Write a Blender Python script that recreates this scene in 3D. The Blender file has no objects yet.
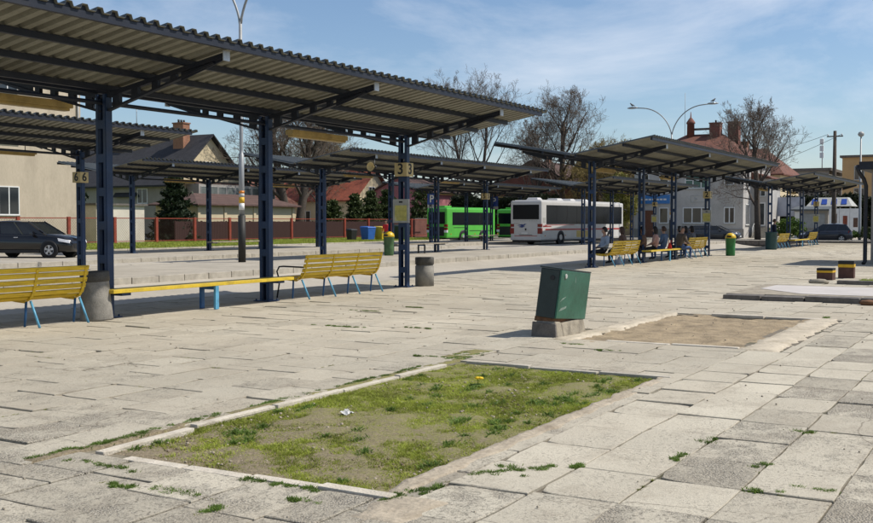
import bpy, bmesh, math, random
from mathutils import Vector, Matrix, Euler
R = math.radians
random.seed(7)
sc = bpy.context.scene
col = sc.collection
rnd = random.uniform

# ------------------------------------------------------------------ materials
def new_mat(name):
    m = bpy.data.materials.new(name); m.use_nodes = True
    nt = m.node_tree; b = nt.nodes['Principled BSDF']
    return m, nt, b
def nd(nt, typ, **kw):
    n = nt.nodes.new(typ)
    for k, v in kw.items():
        if k in n.inputs: n.inputs[k].default_value = v
        else: setattr(n, k, v)
    return n
def c4(c): return (c[0], c[1], c[2], 1)
def mat(name, colr, rough=0.6, metal=0.0, scale=6, amt=0.25, bump=0.0, dirt=None, dirt_amt=0.5, fine=60, spec=0.4, stretch=None):
    """base colour with two octaves of variation, an optional dirt colour in patches and a bump"""
    m, nt, b = new_mat(name); L = nt.links.new
    tc = nd(nt, 'ShaderNodeTexCoord'); src = tc.outputs['Object']
    if stretch:
        mp = nd(nt, 'ShaderNodeMapping'); mp.inputs['Scale'].default_value = stretch
        L(src, mp.inputs['Vector']); src = mp.outputs['Vector']
    n1 = nd(nt, 'ShaderNodeTexNoise', Scale=scale, Detail=5.0); L(src, n1.inputs['Vector'])
    n2 = nd(nt, 'ShaderNodeTexNoise', Scale=fine, Detail=3.0); L(src, n2.inputs['Vector'])
    ad = nd(nt, 'ShaderNodeMath', operation='ADD'); L(n1.outputs['Fac'], ad.inputs[0])
    ml = nd(nt, 'ShaderNodeMath', operation='MULTIPLY'); ml.inputs[1].default_value = 0.6
    L(n2.outputs['Fac'], ml.inputs[0]); L(ml.outputs[0], ad.inputs[1])
    mr = nd(nt, 'ShaderNodeMapRange'); L(ad.outputs[0], mr.inputs['Value'])
    mr.inputs['From Min'].default_value = 0.5; mr.inputs['From Max'].default_value = 1.1
    mr.inputs['To Min'].default_value = 1 - amt; mr.inputs['To Max'].default_value = 1 + amt
    vm = nd(nt, 'ShaderNodeVectorMath', operation='SCALE'); vm.inputs[0].default_value = colr
    L(mr.outputs['Result'], vm.inputs['Scale'])
    out = vm.outputs['Vector']
    if dirt:
        n3 = nd(nt, 'ShaderNodeTexNoise', Scale=scale * 0.6, Detail=8.0, Roughness=0.7); L(src, n3.inputs['Vector'])
        r3 = nd(nt, 'ShaderNodeMapRange'); L(n3.outputs['Fac'], r3.inputs['Value'])
        r3.inputs['From Min'].default_value = 0.5; r3.inputs['From Max'].default_value = 0.68
        r3.inputs['To Max'].default_value = dirt_amt
        mx = nd(nt, 'ShaderNodeMix', data_type='RGBA')
        L(r3.outputs['Result'], mx.inputs[0]); L(out, mx.inputs[6]); mx.inputs[7].default_value = c4(dirt)
        out = mx.outputs[2]
    L(out, b.inputs['Base Color'])
    b.inputs['Roughness'].default_value = rough; b.inputs['Metallic'].default_value = metal
    b.inputs['Specular IOR Level'].default_value = spec
    if bump:
        bp = nd(nt, 'ShaderNodeBump', Strength=bump, Distance=0.02); L(ad.outputs[0], bp.inputs['Height'])
        L(bp.outputs['Normal'], b.inputs['Normal'])
    return m
def glass(name, colr=(0.02, 0.025, 0.03), rough=0.08):
    m, nt, b = new_mat(name)
    b.inputs['Base Color'].default_value = c4(colr); b.inputs['Roughness'].default_value = rough
    b.inputs['Specular IOR Level'].default_value = 0.6
    return m
M = {}
M['steel_blue'] = mat('steel_blue', (0.012, 0.034, 0.088), 0.5, 0, 3, .35, 0.05, (0.05, 0.055, 0.07), .4)
M['beam'] = mat('beam', (0.008, 0.012, 0.023), 0.55, 0, 3, .3, 0.0, (0.05, 0.045, 0.04), .3)
M['plate'] = mat('plate', (0.45, 0.5, 0.55), 0.5)
M['sheet_top'] = mat('sheet_top', (0.09, 0.1, 0.1), 0.6, 0.1, 1.5, .3, 0, (0.16, 0.15, 0.13), .5)
M['sheet_under'] = mat('sheet_under', (0.215, 0.212, 0.172), 0.6, 0, 1.2, .28, 0, (0.1, 0.092, 0.07), .65)
M['lamp_box'] = mat('lamp_box', (0.5, 0.36, 0.13), 0.5, 0, 5, .2, 0, (0.15, 0.1, 0.04), .4)
M['yellow'] = mat('yellow', (0.66, 0.44, 0.022), 0.5, 0, 7, .25, 0.08, (0.22, 0.13, 0.03), .55, stretch=(0.6, 6, 6))
M['yellow_plank'] = mat('yellow_plank', (0.6, 0.42, 0.03), 0.5, 0, 5, .25, 0.08, (0.2, 0.14, 0.04), .5)
M['leg_blue'] = mat('leg_blue', (0.1, 0.33, 0.5), 0.45, 0.0, 8, .25, 0, (0.06, 0.09, 0.11), .5)
M['leg_navy'] = mat('leg_navy', (0.02, 0.09, 0.22), 0.5)
M['black_metal'] = mat('black_metal', (0.018, 0.018, 0.02), 0.5)
M['bin_concrete'] = mat('bin_concrete', (0.235, 0.22, 0.19), 0.85, 0, 5, .35, 0.5, (0.12, 0.11, 0.095), .7)
M['bin_rim'] = mat('bin_rim', (0.075, 0.07, 0.06), 0.8, 0, 8, .4, 0.4)
M['green_paint'] = mat('green_paint', (0.02, 0.16, 0.04), 0.45, 0, 5, .25, 0, (0.1, 0.12, 0.07), .3)
M['dull_green'] = mat('dull_green', (0.06, 0.13, 0.05), 0.6, 0, 5, .3, 0, (0.12, 0.12, 0.08), .4)
M['lid_yellow'] = mat('lid_yellow', (0.62, 0.42, 0.02), 0.4, 0, 6, .15)
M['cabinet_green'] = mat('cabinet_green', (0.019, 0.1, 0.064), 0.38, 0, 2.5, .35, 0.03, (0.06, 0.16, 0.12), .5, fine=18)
M['cabinet_shaded'] = mat('cabinet_shaded', (0.022, 0.035, 0.033), 0.5, 0, 4, .3, 0, (0.05, 0.06, 0.055), .4)  # darker than the door: shade of the left face put into the colour
M['rust'] = mat('rust', (0.17, 0.085, 0.04), 0.85, 0, 12, .4, 0.4, (0.07, 0.04, 0.025), .6)
M['old_concrete'] = mat('old_concrete', (0.31, 0.27, 0.205), 0.9, 0, 6, .35, 0.8, (0.15, 0.13, 0.1), .7)
M['dark_concrete'] = mat('dark_concrete', (0.14, 0.125, 0.11), 0.9, 0, 6, .35, 0.8, (0.05, 0.045, 0.04), .7)  # also stands in for shade on the far kerb and cabinet base
M['kerb'] = mat('kerb', (0.4, 0.365, 0.3), 0.9, 0, 4, .25, 0.6, (0.24, 0.21, 0.165), .6)
M['kerb_pale'] = mat('kerb_pale', (0.52, 0.47, 0.385), 0.9, 0, 5, .22, 0.7, (0.33, 0.28, 0.21), .6)
M['white_slab'] = mat('white_slab', (0.47, 0.435, 0.405), 0.85, 0, 1.3, .14, 0.2, (0.4, 0.37, 0.33), .5)
M['sand'] = mat('sand', (0.29, 0.225, 0.14), 0.95, 0, 3.2, .4, 1.0, (0.15, 0.115, 0.072), .8, fine=35)
M['border'] = mat('border', (0.37, 0.315, 0.235), 0.95, 0, 4, .3, 1.0, (0.22, 0.175, 0.12), .8, fine=30)
M['soil'] = mat('soil', (0.175, 0.135, 0.085), 0.95, 0, 3.0, .4, 1.0, (0.25, 0.205, 0.14), .6, fine=40)
M['brown_box'] = mat('brown_box', (0.075, 0.03, 0.022), 0.6, 0, 8, .3, 0, (0.13, 0.08, 0.06), .4)
M['band_yellow'] = mat('band_yellow', (0.62, 0.36, 0.02), 0.5, 0, 8, .2)
M['sign_cream'] = mat('sign_cream', (0.55, 0.43, 0.2), 0.5, 0, 6, .15, 0, (0.4, 0.28, 0.1), .4)
M['sign_black'] = mat('sign_black', (0.012, 0.012, 0.012), 0.5)
M['frame_grey'] = mat('frame_grey', (0.4, 0.4, 0.37), 0.5)
M['paper_yellow'] = mat('paper_yellow', (0.52, 0.47, 0.13), 0.6, 0, 9, .3, 0, (0.62, 0.6, 0.42), .7)
M['p_blue'] = mat('p_blue', (0.02, 0.06, 0.3), 0.4)
M['white'] = mat('white', (0.72, 0.72, 0.7), 0.5, 0, 3, .1)
M['galv'] = mat('galv', (0.3, 0.31, 0.31), 0.5, 0.3, 3, .15)
M['pole_black'] = mat('pole_black', (0.02, 0.02, 0.018), 0.6)
M['red_steel'] = mat('red_steel', (0.25, 0.045, 0.025), 0.6, 0, 4, .3, 0, (0.16, 0.06, 0.04), .5)
M['wire'] = mat('wire', (0.06, 0.025, 0.02), 0.6)
M['wood_dark'] = mat('wood_dark', (0.04, 0.015, 0.012), 0.75, 0, 3, .4, 0.2, stretch=(6, 6, 0.5))
M['plaster_beige'] = mat('plaster_beige', (0.47, 0.4, 0.305), 0.92, 0, 0.5, .14, 0.15, (0.33, 0.275, 0.205), .7, fine=9, stretch=(1.6, 1.6, .5))
M['plaster_grey'] = mat('plaster_grey', (0.3, 0.28, 0.25), 0.92, 0, 0.6, .18, 0.1, (0.2, 0.185, 0.165), .5, fine=9)
M['plaster_white'] = mat('plaster_white', (0.6, 0.58, 0.55), 0.9, 0, 0.6, .1, 0.1, (0.48, 0.46, 0.43), .5, fine=9)
M['plaster_cream'] = mat('plaster_cream', (0.56, 0.47, 0.31), 0.9, 0, 0.6, .08, 0.05, (0.46, 0.38, 0.25), .35, fine=9)
M['plaster_orange'] = mat('plaster_orange', (0.5, 0.33, 0.16), 0.9, 0, 0.4, .13, 0.1, (0.4, 0.27, 0.14), .5, fine=9)
M['plaster_mauve'] = mat('plaster_mauve', (0.36, 0.14, 0.15), 0.9, 0, 0.6, .15, 0.1, (0.28, 0.11, 0.11), .5, fine=9)
M['garage_white'] = mat('garage_white', (0.6, 0.55, 0.46), 0.92, 0, 0.8, .15, 0.1, (0.42, 0.37, 0.3), .7, fine=9)
def brick(name, c1, c2, mortar, scale=4.0, bw=0.5, rh=0.25):
    m, nt, b = new_mat(name); L = nt.links.new
    tc = nd(nt, 'ShaderNodeTexCoord')
    # use x+y as the running coordinate so all four walls get courses
    sp = nd(nt, 'ShaderNodeSeparateXYZ'); L(tc.outputs['Object'], sp.inputs[0])
    ad = nd(nt, 'ShaderNodeMath', operation='ADD'); L(sp.outputs[0], ad.inputs[0]); L(sp.outputs[1], ad.inputs[1])
    cb = nd(nt, 'ShaderNodeCombineXYZ'); L(ad.outputs[0], cb.inputs[0]); L(sp.outputs[2], cb.inputs[1])
    br = nd(nt, 'ShaderNodeTexBrick'); L(cb.outputs[0], br.inputs['Vector'])
    br.inputs['Color1'].default_value = c4(c1); br.inputs['Color2'].default_value = c4(c2); br.inputs['Mortar'].default_value = c4(mortar)
    br.inputs['Scale'].default_value = scale; br.inputs['Brick Width'].default_value = bw; br.inputs['Row Height'].default_value = rh
    nz = nd(nt, 'ShaderNodeTexNoise', Scale=1.5, Detail=6.0); L(tc.outputs['Object'], nz.inputs['Vector'])
    mr = nd(nt, 'ShaderNodeMapRange'); L(nz.outputs['Fac'], mr.inputs['Value']); mr.inputs['To Min'].default_value = .6; mr.inputs['To Max'].default_value = 1.4
    vm = nd(nt, 'ShaderNodeVectorMath', operation='SCALE'); L(br.outputs['Color'], vm.inputs[0]); L(mr.outputs[0], vm.inputs['Scale'])
    L(vm.outputs['Vector'], b.inputs['Base Color']); b.inputs['Roughness'].default_value = 0.85
    bp = nd(nt, 'ShaderNodeBump', Strength=0.4, Distance=0.03); L(br.outputs['Fac'], bp.inputs['Height']); bp.invert = True
    L(bp.outputs['Normal'], b.inputs['Normal'])
    return m
M['chimney'] = brick('chimney_brick', (0.34, 0.14, 0.06), (0.24, 0.09, 0.045), (0.35, 0.3, 0.25), 4)
M['brick_red'] = brick('brick_red', (0.22, 0.07, 0.045), (0.15, 0.05, 0.035), (0.2, 0.15, 0.12), 4)
M['tile_red'] = brick('tile_red', (0.3, 0.075, 0.038), (0.21, 0.055, 0.03), (0.12, 0.035, 0.02), 2.2, .5, .3)
M['tile_old'] = brick('tile_old', (0.19, 0.07, 0.04), (0.115, 0.045, 0.03), (0.05, 0.02, 0.015), 2.2, .5, .3)
M['tile_dark'] = brick('tile_dark', (0.035, 0.035, 0.04), (0.025, 0.025, 0.03), (0.008, 0.008, 0.01), 2.6, .5, .3)
M['roof_brown'] = brick('roof_brown', (0.11, 0.06, 0.048), (0.08, 0.045, 0.036), (0.035, 0.02, 0.015), 1.6, .5, .3)
M['pane'] = glass('pane'); M['pane_green'] = glass('pane_green', (0.02, 0.09, 0.07), .1); M['pane_grey'] = mat('pane_grey', (.13, .145, .135), .3, 0, 2, .4)
M['facade_white'] = mat('facade_white', (0.48, 0.46, 0.43), 0.9, 0, 0.6, .12, 0.1, (0.26, 0.25, 0.235), .5, fine=9)
M['curtain_pane'] = glass('curtain_pane', (0.09, 0.075, 0.06), .1)
M['bus_glass'] = glass('bus_glass', (0.006, 0.008, 0.012), .2); M['bus_glass'].node_tree.nodes['Principled BSDF'].inputs['IOR'].default_value = 1.22
M['car_glass'] = glass('car_glass', (0.015, 0.018, 0.02), .05)
M['bus_white'] = mat('bus_white', (0.56, 0.55, 0.53), 0.32, 0, 1.5, .08, 0, (0.5, 0.47, 0.43), .4)
M['bus_green'] = mat('bus_green', (0.1, 0.47, 0.06), 0.35, 0, 1.5, .1, 0, (0.07, 0.3, 0.05), .4)
M['stripe_red'] = mat('stripe_red', (0.38, 0.035, 0.03), 0.4)
M['logo_blue'] = mat('logo_blue', (0.02, 0.045, 0.18), 0.4)
M['ad_yellow'] = mat('ad_yellow', (0.55, 0.4, 0.1), 0.45)
M['light_red'] = mat('light_red', (0.2, 0.012, 0.01), 0.25)
M['light_orange'] = mat('light_orange', (0.55, 0.18, 0.02), 0.25)
M['light_clear'] = mat('light_clear', (0.75, 0.76, 0.78), 0.12)
M['black_plastic'] = mat('black_plastic', (0.014, 0.014, 0.015), 0.55)
M['tyre'] = mat('tyre', (0.017, 0.017, 0.018), 0.85)
M['alloy'] = mat('alloy', (0.5, 0.5, 0.52), 0.3, 0.6)
def paint(name, c):
    m, nt, b = new_mat(name); b.inputs['Base Color'].default_value = c4(c); b.inputs['Roughness'].default_value = .2; b.inputs['Specular IOR Level'].default_value = .4
    b.inputs['Coat Weight'].default_value = 0.6; b.inputs['Coat Roughness'].default_value = .04
    return m
M['car_black'] = paint('car_black', (0.005, 0.005, 0.006)); M['car_grey'] = paint('car_grey', (0.045, 0.047, 0.05)); M['car_blue'] = paint('car_blue', (0.022, 0.026, 0.036))
M['bark'] = mat('bark', (0.075, 0.058, 0.045), 0.95, 0, 8, .35, 0.6, (0.12, 0.105, 0.085), .5)
M['twig'] = mat('twig', (0.15, 0.118, 0.092), 0.95, 0, 2, .3)
M['twig_yellow'] = mat('twig_yellow', (0.22, 0.16, 0.06), 0.9, 0, 2, .4)
def leaf(name, c, amt=.5, trans=.25):
    m, nt, b = new_mat(name); L = nt.links.new
    tc = nd(nt, 'ShaderNodeTexCoord'); n1 = nd(nt, 'ShaderNodeTexNoise', Scale=1.3, Detail=6.0); L(tc.outputs['Object'], n1.inputs['Vector'])
    n2 = nd(nt, 'ShaderNodeTexNoise', Scale=14.0, Detail=2.0); L(tc.outputs['Object'], n2.inputs['Vector'])
    ad = nd(nt, 'ShaderNodeMath', operation='ADD'); L(n1.outputs['Fac'], ad.inputs[0]); L(n2.outputs['Fac'], ad.inputs[1])
    mr = nd(nt, 'ShaderNodeMapRange'); L(ad.outputs[0], mr.inputs['Value'])
    mr.inputs['From Min'].default_value = .65; mr.inputs['From Max'].default_value = 1.35; mr.inputs['To Min'].default_value = 1 - amt; mr.inputs['To Max'].default_value = 1 + amt
    vm = nd(nt, 'ShaderNodeVectorMath', operation='SCALE'); vm.inputs[0].default_value = c; L(mr.outputs[0], vm.inputs['Scale'])
    L(vm.outputs['Vector'], b.inputs['Base Color']); b.inputs['Roughness'].default_value = .6
    b.inputs['Specular IOR Level'].default_value = 0.25
    if trans:
        o = [n for n in nt.nodes if n.type == 'OUTPUT_MATERIAL'][0]; tr = nd(nt, 'ShaderNodeBsdfTranslucent'); L(vm.outputs['Vector'], tr.inputs['Color'])
        ms = nd(nt, 'ShaderNodeMixShader'); ms.inputs[0].default_value = trans; L(b.outputs[0], ms.inputs[1]); L(tr.outputs[0], ms.inputs[2]); L(ms.outputs[0], o.inputs['Surface'])
    return m
M['conifer'] = leaf('conifer', (0.022, 0.036, 0.016)); M['thuja'] = leaf('thuja', (0.05, 0.07, 0.02))
M['hedge_leaf'] = leaf('hedge_leaf', (0.022, 0.03, 0.012)); M['bush_leaf'] = leaf('bush_leaf', (0.1, 0.16, 0.03)); M['low_leaf'] = leaf('low_leaf', (0.07, 0.12, 0.02))
M['willow_leaf'] = leaf('willow_leaf', (0.27, 0.21, 0.06)); M['blossom'] = leaf('blossom', (0.55, 0.2, 0.3), .3)
M['blade'] = leaf('blade', (0.3, 0.34, 0.055), .65, .4); M['blade_dark'] = leaf('blade_dark', (0.13, 0.2, 0.04), .5, .4); M['moss'] = leaf('moss', (0.2, 0.21, 0.05), .4, .35)
M['lawn'] = mat('lawn', (0.12, 0.16, 0.03), 0.95, 0, 0.8, .5, 0.5, (0.17, 0.16, 0.06), .7, fine=12)
M['petal'] = mat('petal', (0.75, 0.5, 0.01), 0.6)
M['skin'] = mat('skin', (0.45, 0.26, 0.18), 0.6, 0, 6, .1); M['hair_dark'] = mat('hair_dark', (0.015, 0.011, 0.009), .6); M['hair_brown'] = mat('hair_brown', (0.06, 0.032, 0.02), .6)
M['hair_grey'] = mat('hair_grey', (0.2, 0.19, 0.18), .7)
for k, c in dict(cl_paleblue=(0.3, 0.36, 0.45), cl_brown=(0.12, 0.07, 0.05), cl_pink=(0.42, 0.25, 0.22), cl_blue=(0.09, 0.14, 0.23), cl_taupe=(0.12, 0.095, 0.075), cl_black=(0.02, 0.02, 0.024), cl_jeans=(0.055, 0.1, 0.22), cl_navy=(0.02, 0.026, 0.05), cl_red=(0.45, 0.02, 0.025), cl_grey=(0.14, 0.14, 0.15), shoe=(0.02, 0.018, 0.016), shoe_pale=(0.4, 0.4, 0.4), bag_red=(0.5, 0.03, 0.02), paper=(0.5, 0.5, 0.48)).items():
    M[k] = mat(k, c, .85, 0, 9, .25, .2)

# ------------------------------------------------------------------ mesh builder
class MB:
    def __init__(s): s.v = []; s.f = []; s.m = []; s.sm = []
    def face(s, idx, m=0, sm=False): s.f.append(tuple(idx)); s.m.append(m); s.sm.append(sm)
    def poly(s, pts, m=0):
        b = len(s.v); s.v += [tuple(p) for p in pts]; s.face(range(b, b + len(pts)), m)
    def hexa(s, p, m=0):      # 8 points: bottom 4 ccw, top 4 ccw
        b = len(s.v); s.v += [tuple(q) for q in p]
        for f in ((3, 2, 1, 0), (4, 5, 6, 7), (0, 1, 5, 4), (1, 2, 6, 5), (2, 3, 7, 6), (3, 0, 4, 7)): s.face([b + i for i in f], m)
    def box(s, x0, x1, y0, y1, z0, z1, m=0, mtx=None):
        p = [Vector(q) for q in ((x0, y0, z0), (x1, y0, z0), (x1, y1, z0), (x0, y1, z0), (x0, y0, z1), (x1, y0, z1), (x1, y1, z1), (x0, y1, z1))]
        if mtx: p = [mtx @ q for q in p]
        s.hexa(p, m)
    def bar(s, a, b, w, h, m=0, up=(0, 0, 1)):
        a = Vector(a); b = Vector(b); d = (b - a).normalized(); u = Vector(up)
        if abs(d.dot(u)) > .98: u = Vector((1, 0, 0))
        x = d.cross(u).normalized() * (w / 2); z = x.cross(d).normalized() * (h / 2)
        s.hexa([a - x - z, a + x - z, b + x - z, b - x - z, a - x + z, a + x + z, b + x + z, b - x + z], m)
    def tube(s, pts, r, n=8, m=0, cap=True, sm=True):
        pts = [Vector(p) for p in pts]; k = len(pts)
        rs = r if isinstance(r, (list, tuple)) else [r] * k
        b = len(s.v); pu = None
        for i, p in enumerate(pts):
            d = (pts[min(i + 1, k - 1)] - pts[max(i - 1, 0)])
            if d.length < 1e-9: d = Vector((0, 0, 1))
            d.normalize()
            if pu is None:
                t = Vector((0, 0, 1)) if abs(d.z) < .9 else Vector((1, 0, 0)); pu = d.cross(t).normalized()
            pu = (pu - d * pu.dot(d))
            if pu.length < 1e-6: pu = d.orthogonal()
            pu.normalize(); w = d.cross(pu)
            for j in range(n):
                a = 2 * math.pi * j / n; s.v.append(tuple(p + (pu * math.cos(a) + w * math.sin(a)) * rs[i]))
        for i in range(k - 1):
            for j in range(n):
                j2 = (j + 1) % n; s.face((b + i * n + j, b + i * n + j2, b + (i + 1) * n + j2, b + (i + 1) * n + j), m, sm)
        if cap:
            s.face([b + j for j in reversed(range(n))], m); s.face([b + (k - 1) * n + j for j in range(n)], m)
    def lathe(s, prof, n=20, m=0, c=(0, 0, 0), axis='z', sm=True, cap=True):
        b = len(s.v); k = len(prof)
        for r, z in prof:
            for j in range(n):
                a = 2 * math.pi * j / n
                q = (r * math.cos(a), r * math.sin(a), z)
                if axis == 'y': q = (q[0], q[2], q[1])
                if axis == 'x': q = (q[2], q[0], q[1])
                s.v.append((c[0] + q[0], c[1] + q[1], c[2] + q[2]))
        for i in range(k - 1):
            for j in range(n):
                j2 = (j + 1) % n; s.face((b + i * n + j, b + i * n + j2, b + (i + 1) * n + j2, b + (i + 1) * n + j), m, sm)
        if cap: s.face([b + j for j in reversed(range(n))], m); s.face([b + (k - 1) * n + j for j in range(n)], m)
    def prism(s, poly, a, b_, axis='y', m=0):   # 2D polygon extruded from a to b_ along axis
        def q(p, t):
            return (p[0], t, p[1]) if axis == 'y' else ((t, p[0], p[1]) if axis == 'x' else (p[0], p[1], t))
        b = len(s.v); n = len(poly)
        s.v += [q(p, a) for p in poly] + [q(p, b_) for p in poly]
        s.face(list(range(b, b + n)), m); s.face(list(reversed(range(b + n, b + 2 * n))), m)
        for i in range(n):
            j = (i + 1) % n; s.face((b + j, b + i, b + n + i, b + n + j), m)
    def build(s, name, mats, parent=None, bevel=0, loc=None, recalc=True, kind=None):
        me = bpy.data.meshes.new(name)
        if not isinstance(mats, (list, tuple)): mats = [mats]
        for x in mats: me.materials.append(x)
        me.from_pydata(s.v, [], s.f)
        me.polygons.foreach_set('material_index', s.m); me.polygons.foreach_set('use_smooth', s.sm)
        if recalc or bevel:
            bm = bmesh.new(); bm.from_mesh(me)
            bmesh.ops.recalc_face_normals(bm, faces=bm.faces)
            if bevel:
                ed = [e for e in bm.edges if len(e.link_faces) == 2 and e.calc_face_angle(0) > .6]
                bmesh.ops.bevel(bm, geom=ed, offset=bevel, segments=2, affect='EDGES', profile=.6, clamp_overlap=True)
            bm.to_mesh(me); bm.free()
        me.update()
        o = bpy.data.objects.new(name, me); col.objects.link(o)
        if parent: o.parent = parent
        if loc: o.location = loc
        if kind: o['kind'] = kind
        return o

def tag(o, label=None, cat=None, group=None, kind=None):
    if label: o['label'] = label
    if cat: o['category'] = cat
    if group: o['group'] = group
    if kind: o['kind'] = kind
    return o
def thing(name, label, cat, loc=(0, 0, 0), rz=0, group=None):
    o = bpy.data.objects.new(name, None); col.objects.link(o); o.empty_display_size = .3
    o.location = loc; o.rotation_euler = (0, 0, rz)
    return tag(o, label, cat, group)
def dup(root, loc, rz=None, label=None, group=None):
    def cp(o, par):
        c = o.copy(); col.objects.link(c); c.parent = par
        for ch in list(o.children): cp(ch, c)
        return c
    r = cp(root, None); r.location = loc
    if rz is not None: r.rotation_euler = (0, 0, rz)
    if label: r['label'] = label
    if group: r['group'] = group
    return r
def text_mesh(name, s, size, m, parent, mtx, ext=0.004):
    cu = bpy.data.curves.new(name, 'FONT'); cu.body = s; cu.size = size; cu.extrude = ext; cu.align_x = 'CENTER'; cu.align_y = 'CENTER'; cu.offset = size * .018
    to = bpy.data.objects.new(name + '_curve', cu); col.objects.link(to)
    bpy.context.view_layer.update()
    me = bpy.data.meshes.new_from_object(to.evaluated_get(bpy.context.evaluated_depsgraph_get()))
    bpy.data.objects.remove(to); bpy.data.curves.remove(cu)
    me.transform(mtx); me.materials.clear(); me.materials.append(m); me.name = name
    o = bpy.data.objects.new(name, me); col.objects.link(o); o.parent = parent
    return o
# text facing -x (reading left to right for a viewer at -x) and facing -y
def FACE_NX(x, y, z): return Matrix(((0, 0, -1, x), (-1, 0, 0, y), (0, 1, 0, z), (0, 0, 0, 1)))
def FACE_NY(x, y, z): return Matrix(((1, 0, 0, x), (0, 0, -1, y), (0, 1, 0, z), (0, 0, 0, 1)))

# ------------------------------------------------------------------ camera, sky, sun
cam = bpy.data.cameras.new('camera'); co = bpy.data.objects.new('camera', cam); col.objects.link(co)
cam.sensor_width = 36; cam.lens = 36 * 1037 / 873; cam.clip_end = 3000; cam.clip_start = .1
co.location = (0, 0, 1.6); co.rotation_euler = (R(90 - 2.18), 0, R(-60)); sc.camera = co
SUN_EL = R(52); sx, sy = 0.543, -0.841
w = bpy.data.worlds.new('World'); sc.world = w; w.use_nodes = True
nt = w.node_tree; nt.nodes.clear(); L = nt.links.new
out = nd(nt, 'ShaderNodeOutputWorld'); bg = nd(nt, 'ShaderNodeBackground'); L(bg.outputs[0], out.inputs[0])
sky = nd(nt, 'ShaderNodeTexSky'); sky.sky_type = 'NISHITA'; sky.sun_disc = False
sky.sun_elevation = SUN_EL; sky.sun_rotation = math.atan2(sx, sy); sky.altitude = 200; sky.air_density = 1.0; sky.dust_density = .7; sky.ozone_density = 4.0
tc = nd(nt, 'ShaderNodeTexCoord'); mp = nd(nt, 'ShaderNodeMapping'); mp.inputs['Scale'].default_value = (1.6, 1.6, 5.5); mp.inputs['Rotation'].default_value = (R(8), R(-14), 0)
L(tc.outputs['Generated'], mp.inputs['Vector'])
nz = nd(nt, 'ShaderNodeTexNoise', Scale=1.7, Detail=9.0, Roughness=.62); nz.inputs['Distortion'].default_value = .6; L(mp.outputs[0], nz.inputs['Vector'])
mr = nd(nt, 'ShaderNodeMapRange'); L(nz.outputs['Fac'], mr.inputs['Value']); mr.inputs['From Min'].default_value = .42; mr.inputs['From Max'].default_value = .8; mr.inputs['To Max'].default_value = .72
mx = nd(nt, 'ShaderNodeMix', data_type='RGBA'); L(mr.outputs[0], mx.inputs[0]); L(sky.outputs[0], mx.inputs[6]); mx.inputs[7].default_value = (7.6, 7.9, 8.6, 1)
L(mx.outputs[2], bg.inputs[0]); bg.inputs[1].default_value = .105
sl = bpy.data.lights.new('sun', 'SUN'); sl.energy = 4.2; sl.angle = R(.53); sl.color = (1, .94, .85)
so = bpy.data.objects.new('sun', sl); col.objects.link(so)
so.rotation_euler = Vector((sx * math.cos(SUN_EL), sy * math.cos(SUN_EL), math.sin(SUN_EL))).to_track_quat('Z', 'Y').to_euler(); so.location = (20, -30, 40)
sc.view_settings.view_transform = 'Standard'; sc.view_settings.look = 'None'; sc.view_settings.exposure = .2; sc.view_settings.gamma = 1
# ------------------------------------------------------------------ ground and paving
BED = (5.1, 10.35, 3.3, 5.67); SBED = (13.3, 17.7, 3.3, 5.4); WSLAB = (21.6, 25.7, -3.0, 5.65)
EDGE = 15.5; KX = 84.0
def sheet(name, x0, x1, y0, y1, z, m, nx=1, ny=1):
    b = MB(); b.poly([(x0, y0, z), (x1, y0, z), (x1, y1, z), (x0, y1, z)])
    return b.build(name, m, kind='structure')
M['earth'] = mat('earth', (0.26, 0.225, 0.17), .95, 0, .15, .3, .3, (0.16, 0.15, 0.08), .7, fine=3)
M['asphalt'] = mat('asphalt', (0.1, 0.098, 0.095), .9, 0, .6, .25, .3, (0.16, 0.15, 0.135), .6, fine=25)
M['lane'] = mat('lane', (0.38, 0.345, 0.285), .92, 0, .5, .16, .3, (0.28, 0.25, 0.2), .6, fine=14)
M['platform_top'] = mat('platform_top', (0.36, 0.325, 0.265), .92, 0, .9, .2, .4, (0.24, 0.215, 0.17), .7, fine=14)
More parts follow.
